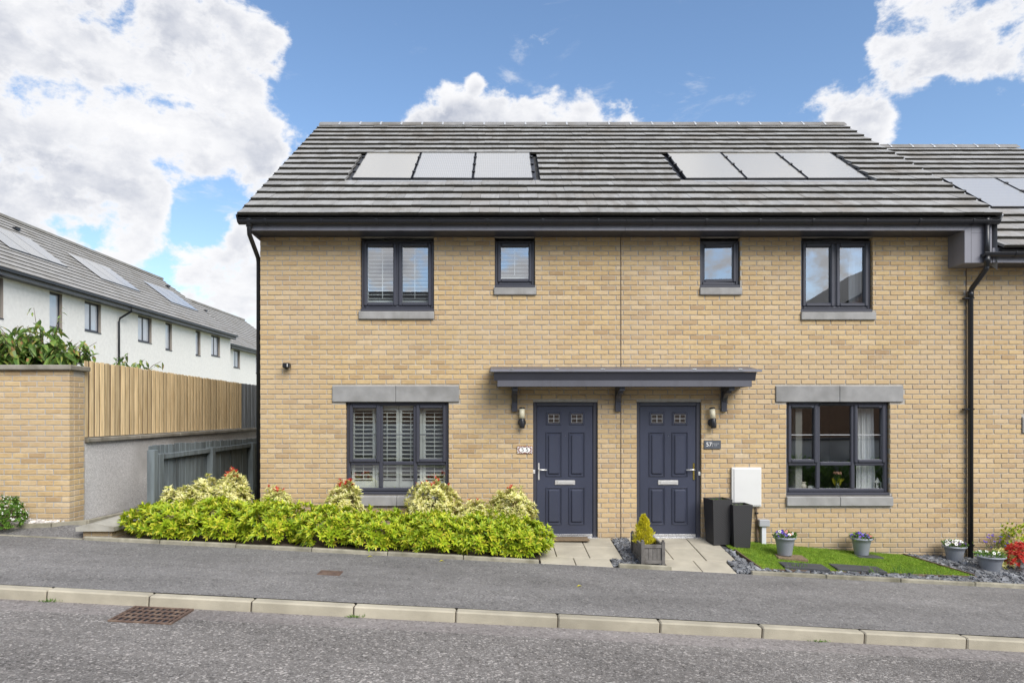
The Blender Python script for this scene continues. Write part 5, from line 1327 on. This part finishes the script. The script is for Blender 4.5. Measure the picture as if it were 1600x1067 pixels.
laurel('small leafy branch tips just showing over the timber fence', -6.85, 2.1, 2.35, [(-6.75, 2.0, 2.98, 12, 1.0), (-7.05, 2.1, 2.90, 12, 1.0), (-6.45, 1.9, 2.82, 12, 1.0), (-6.55, 2.2, 2.88, 12, 1.0), (-6.25, 2.2, 2.84, 9, .95), (-6.9, 2.0, 2.84, 10, 1.0)])

# ------------------------------------------------------------------ white terrace behind, running away from the camera
XW = -14.9; XE = -14.5; ZE2 = 6.13; RUN = 4.2; RISE = 3.12
def white_house(label, y0, y1, wins, dx=0.0, dz=0.0, pipe=None, panels=None, rooftop=()):
    h = thing('white_house', label, 'house', 'white rendered houses behind', (XW+dx, 0, 0))
    z0 = -.4; zs_ = ZE2-.19
    ys = sorted({y0, y1, *[w for a in wins for w in a[:2]]}); zz = sorted({z0, zs_, *[w for a in wins for w in a[2:]]}); mb = MB()
    for a, b in zip(ys, ys[1:]):
        for c, d in zip(zz, zz[1:]):
            if any(w[0] < (a+b)/2 < w[1] and w[2] < (c+d)/2 < w[3] for w in wins): continue
            mb.quad((0, a, c+dz), (0, b, c+dz), (0, b, d+dz), (0, a, d+dz))
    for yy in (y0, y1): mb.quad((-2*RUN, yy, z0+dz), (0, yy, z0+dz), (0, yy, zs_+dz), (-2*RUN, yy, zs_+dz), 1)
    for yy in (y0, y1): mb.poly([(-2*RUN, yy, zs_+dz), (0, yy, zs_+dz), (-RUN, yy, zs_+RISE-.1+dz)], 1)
    mb.build('wall', ['white_render', 'taupe_render'], h)
    for (a, b, c, d) in wins:
        w = thing_part('window', h); m_ = MB()
        c += dz; d += dz
        for (p, q_) in ((a, a+.06), (b-.06, b)) + ((((a+b)/2-.04, (a+b)/2+.04),) if b-a > .8 else ()): m_.box(-.125, -.10, p, q_, c, d)
        m_.box(-.125, -.1005, a+.06, b-.06, c, c+.07).box(-.125, -.1005, a+.06, b-.06, d-.07, d); m_.box(-.12, .02, a, b, c-.035, c-.001)
        w.data = m_.mesh('window', 'anthracite')
        MB().quad((0, b, c), (-.13, b, c), (-.13, b, d), (0, b, d)).quad((0, a, c), (-.13, a, c), (-.13, a, d), (0, a, d)).quad((0, a, d), (-.13, a, d), (-.13, b, d), (0, b, d)).build('reveal', 'taupe_render', w)
        MB().quad((-.108, a+.05, c+.05), (-.108, b-.05, c+.05), (-.108, b-.05, d-.05), (-.108, a+.05, d-.05)).build('pane', 'far_glass', w)
        MB().quad((-.12, a+.05, c+.05), (-.12, b-.05, c+.05), (-.12, b-.05, d-.05), (-.12, a+.05, d-.05)).build('blind', 'curtain', w)
    # stepped tile courses
    n = 16; m_ = MB(); ex = XE-XW
    for i in range(n):
        s0, s1 = i/n, (i+1)/n; xa, xb = ex-RUN*s0, ex-RUN*s1; za, zb = ZE2+RISE*s0+dz, ZE2+RISE*s1+dz
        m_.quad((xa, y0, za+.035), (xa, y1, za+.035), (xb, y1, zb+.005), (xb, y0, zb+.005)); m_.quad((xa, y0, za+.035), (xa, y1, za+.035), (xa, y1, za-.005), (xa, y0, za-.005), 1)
    xr = ex-RUN; zr = ZE2+RISE+dz
    m_.quad((xr, y0, zr), (xr, y1, zr), (xr-RUN, y1, ZE2+dz), (xr-RUN, y0, ZE2+dz))
    m_.box(xr-.12, xr+.12, y0, y1, zr-.03, zr+.07)
    rf = m_.build('roof', ['roof_plain_pale', 'moss_shade_edge'], h)
    for yy in rooftop: MB().box(xr+.85, xr+1.0, yy, yy+.22, zr-.66, zr-.56).build('roof_vent', 'black_plastic', rf)
    MB().box(ex-.10, ex-.08, y0, y1, ZE2-.19+dz, ZE2-.01+dz).build('fascia', 'fascia_grey', h)
    MB().box(0, ex-.101, y0, y1, ZE2-.19+dz, ZE2-.18+dz).build('soffit', 'anthracite', h)
    g = MB(); g.box(ex-.07, ex+.05, y0, y1, ZE2-.08+dz, ZE2-.0+dz); g.build('gutter', 'black_plastic', h)
    if panels:
        a = math.atan2(RISE, RUN); t0 = .345; k = 3
        for i in range(k):
            ya = panels+i*1.0; m2 = MB(); P = lambda s, yy: (ex-RUN*s, yy, ZE2+RISE*s+dz+.07)
            m2.quad(P(.345, ya+.015), P(.345, ya+.985), P(.67, ya+.985), P(.67, ya+.015)); m2.quad(P(.345, ya+.015), P(.345, ya+.985), (ex-RUN*.345, ya+.985, ZE2+RISE*.345+dz), (ex-RUN*.345, ya+.015, ZE2+RISE*.345+dz), 1)
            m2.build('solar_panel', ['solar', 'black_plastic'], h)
    if pipe: MB().tube([(ex-.02, pipe, ZE2-.05+dz), (ex-.02, pipe, ZE2-.25+dz), (.07, pipe-.25, ZE2-.55+dz), (.06, pipe-.3, ZE2-.7+dz), (.06, pipe-.3, 0)], .04, 8).build('downpipe', 'black_plastic', h, True)
    return h
def thing_part(name, parent): return link(name, bpy.data.meshes.new(name), parent)
WZ = (4.86, 5.92); WS = (4.72, 5.92)
white_house('white rendered house nearest the camera in the row behind, cut by the left edge', 5.6, 11.0, [(6.6, 7.6, *WZ), (9.45, 10.1, *WS)], panels=6.6, rooftop=(9.0,))
white_house('white rendered house of the row behind above the boundary wall and tree', 11.0, 16.3, [(12.2, 12.85, *WS), (14.1, 15.1, *WZ)], pipe=16.5, panels=11.8, rooftop=(11.5, 14.6))
white_house('white rendered house of the row behind, just right of the downpipe', 16.3, 21.8, [(17.7, 18.8, *WZ), (20.0, 20.6, *WS)], panels=16.9)
white_house('last house of the white row before the stepped gable', 21.8, 27.3, [(23.0, 23.55, *WS), (24.8, 25.9, *WZ)], panels=22.7, rooftop=(26.0,))
white_house('farthest white house, set back and lower, at the corner of the brick house', 27.3, 42.0, [(30.3, 31.3, *WZ), (34, 34.6, *WS)], -1.0, -.25, 29.0, 28.6, (33.0,))

# ------------------------------------------------------------------ houses across the road (they show in the window reflections)
def opposite(label, x0, x1, yf, ze, rise, run, turn=0):
    h = thing('opposite_house', label, 'house', 'houses across the road', ((x0+x1)/2, yf, SL*(x0+x1)/2-.2), R(turn)); w = (x1-x0)/2
    MB().box(-w, w, -2*run+.8, 0, -1, ze).build('wall', 'opp_brick', h); MB().box(-w-.01, w+.01, -.5, .02, -1, 1.25).build('plinth', 'harl', h)
    mb = MB(); mb.poly([(-w-.2, .4, ze-.1), (w+.2, .4, ze-.1), (w+.2, -run+.4, ze+rise), (-w-.2, -run+.4, ze+rise)]); mb.poly([(-w-.2, -run+.4, ze+rise), (w+.2, -run+.4, ze+rise), (w+.2, -2*run+.4, ze-.1), (-w-.2, -2*run+.4, ze-.1)])
    for s in (-w, w): mb.poly([(s, .0, ze-.01), (s, -run+.4, ze+rise-.1), (s, -2*run+.8, ze-.01)], 1)
    mb.build('roof', ['underlay', 'opp_brick'], h)
    for i in range(int((x1-x0)/2.6)):
        xx = -w+1.2+i*2.6
        for z in (3.4,): MB().cbox(xx, xx+1.0, -.02, .03, z, z+1.1, .01).build('window', 'anthracite', h)
opposite('brick house across the road seen mirrored in the left windows', -20, 5.5, -20.5, 4.9, 3.0, 4.3)
opposite('dark roofed brick house across the road seen mirrored in the right upstairs window', 10.2, 20.2, -25, 7.6, 3.4, 6.0, 90)
ow = thing('street_wall', 'grey roughcast garden wall across the road seen mirrored in the window of number 57', 'wall', None, (11, -13.2, 0))
MB().box(-12, 14, -.2, 0, -1.5, .95).build('wall', 'harl', ow); MB().box(-12.1, 14.1, -.26, .06, .951, 1.02).build('coping', 'cover_dark', ow)
MB().box(-12, 14, -3.2, -3.0, -1.5, 3.1).build('brick_screen', 'opp_brick', ow)

oh = thing('street_hedge', 'dark green hedge across the road seen mirrored in the lower panes of number 57', 'hedge', None, (12, -12.75, 0))
n = 9000; P0 = np.stack([nr.uniform(-9, 13, n), nr.uniform(-.35, .35, n), np.zeros(n)], 1); P0[:, 2] = SL*(P0[:, 0]+12)-.1+nr.uniform(0, .95, n)*(1+.12*np.sin(P0[:, 0]*2.1))
stuff(link('foliage', leaves_mesh('foliage', P0, unit(n)+np.array([0, .4, .5]), unit(n), nr.uniform(.10, .2, n), .09, 'leaf_green'), oh))
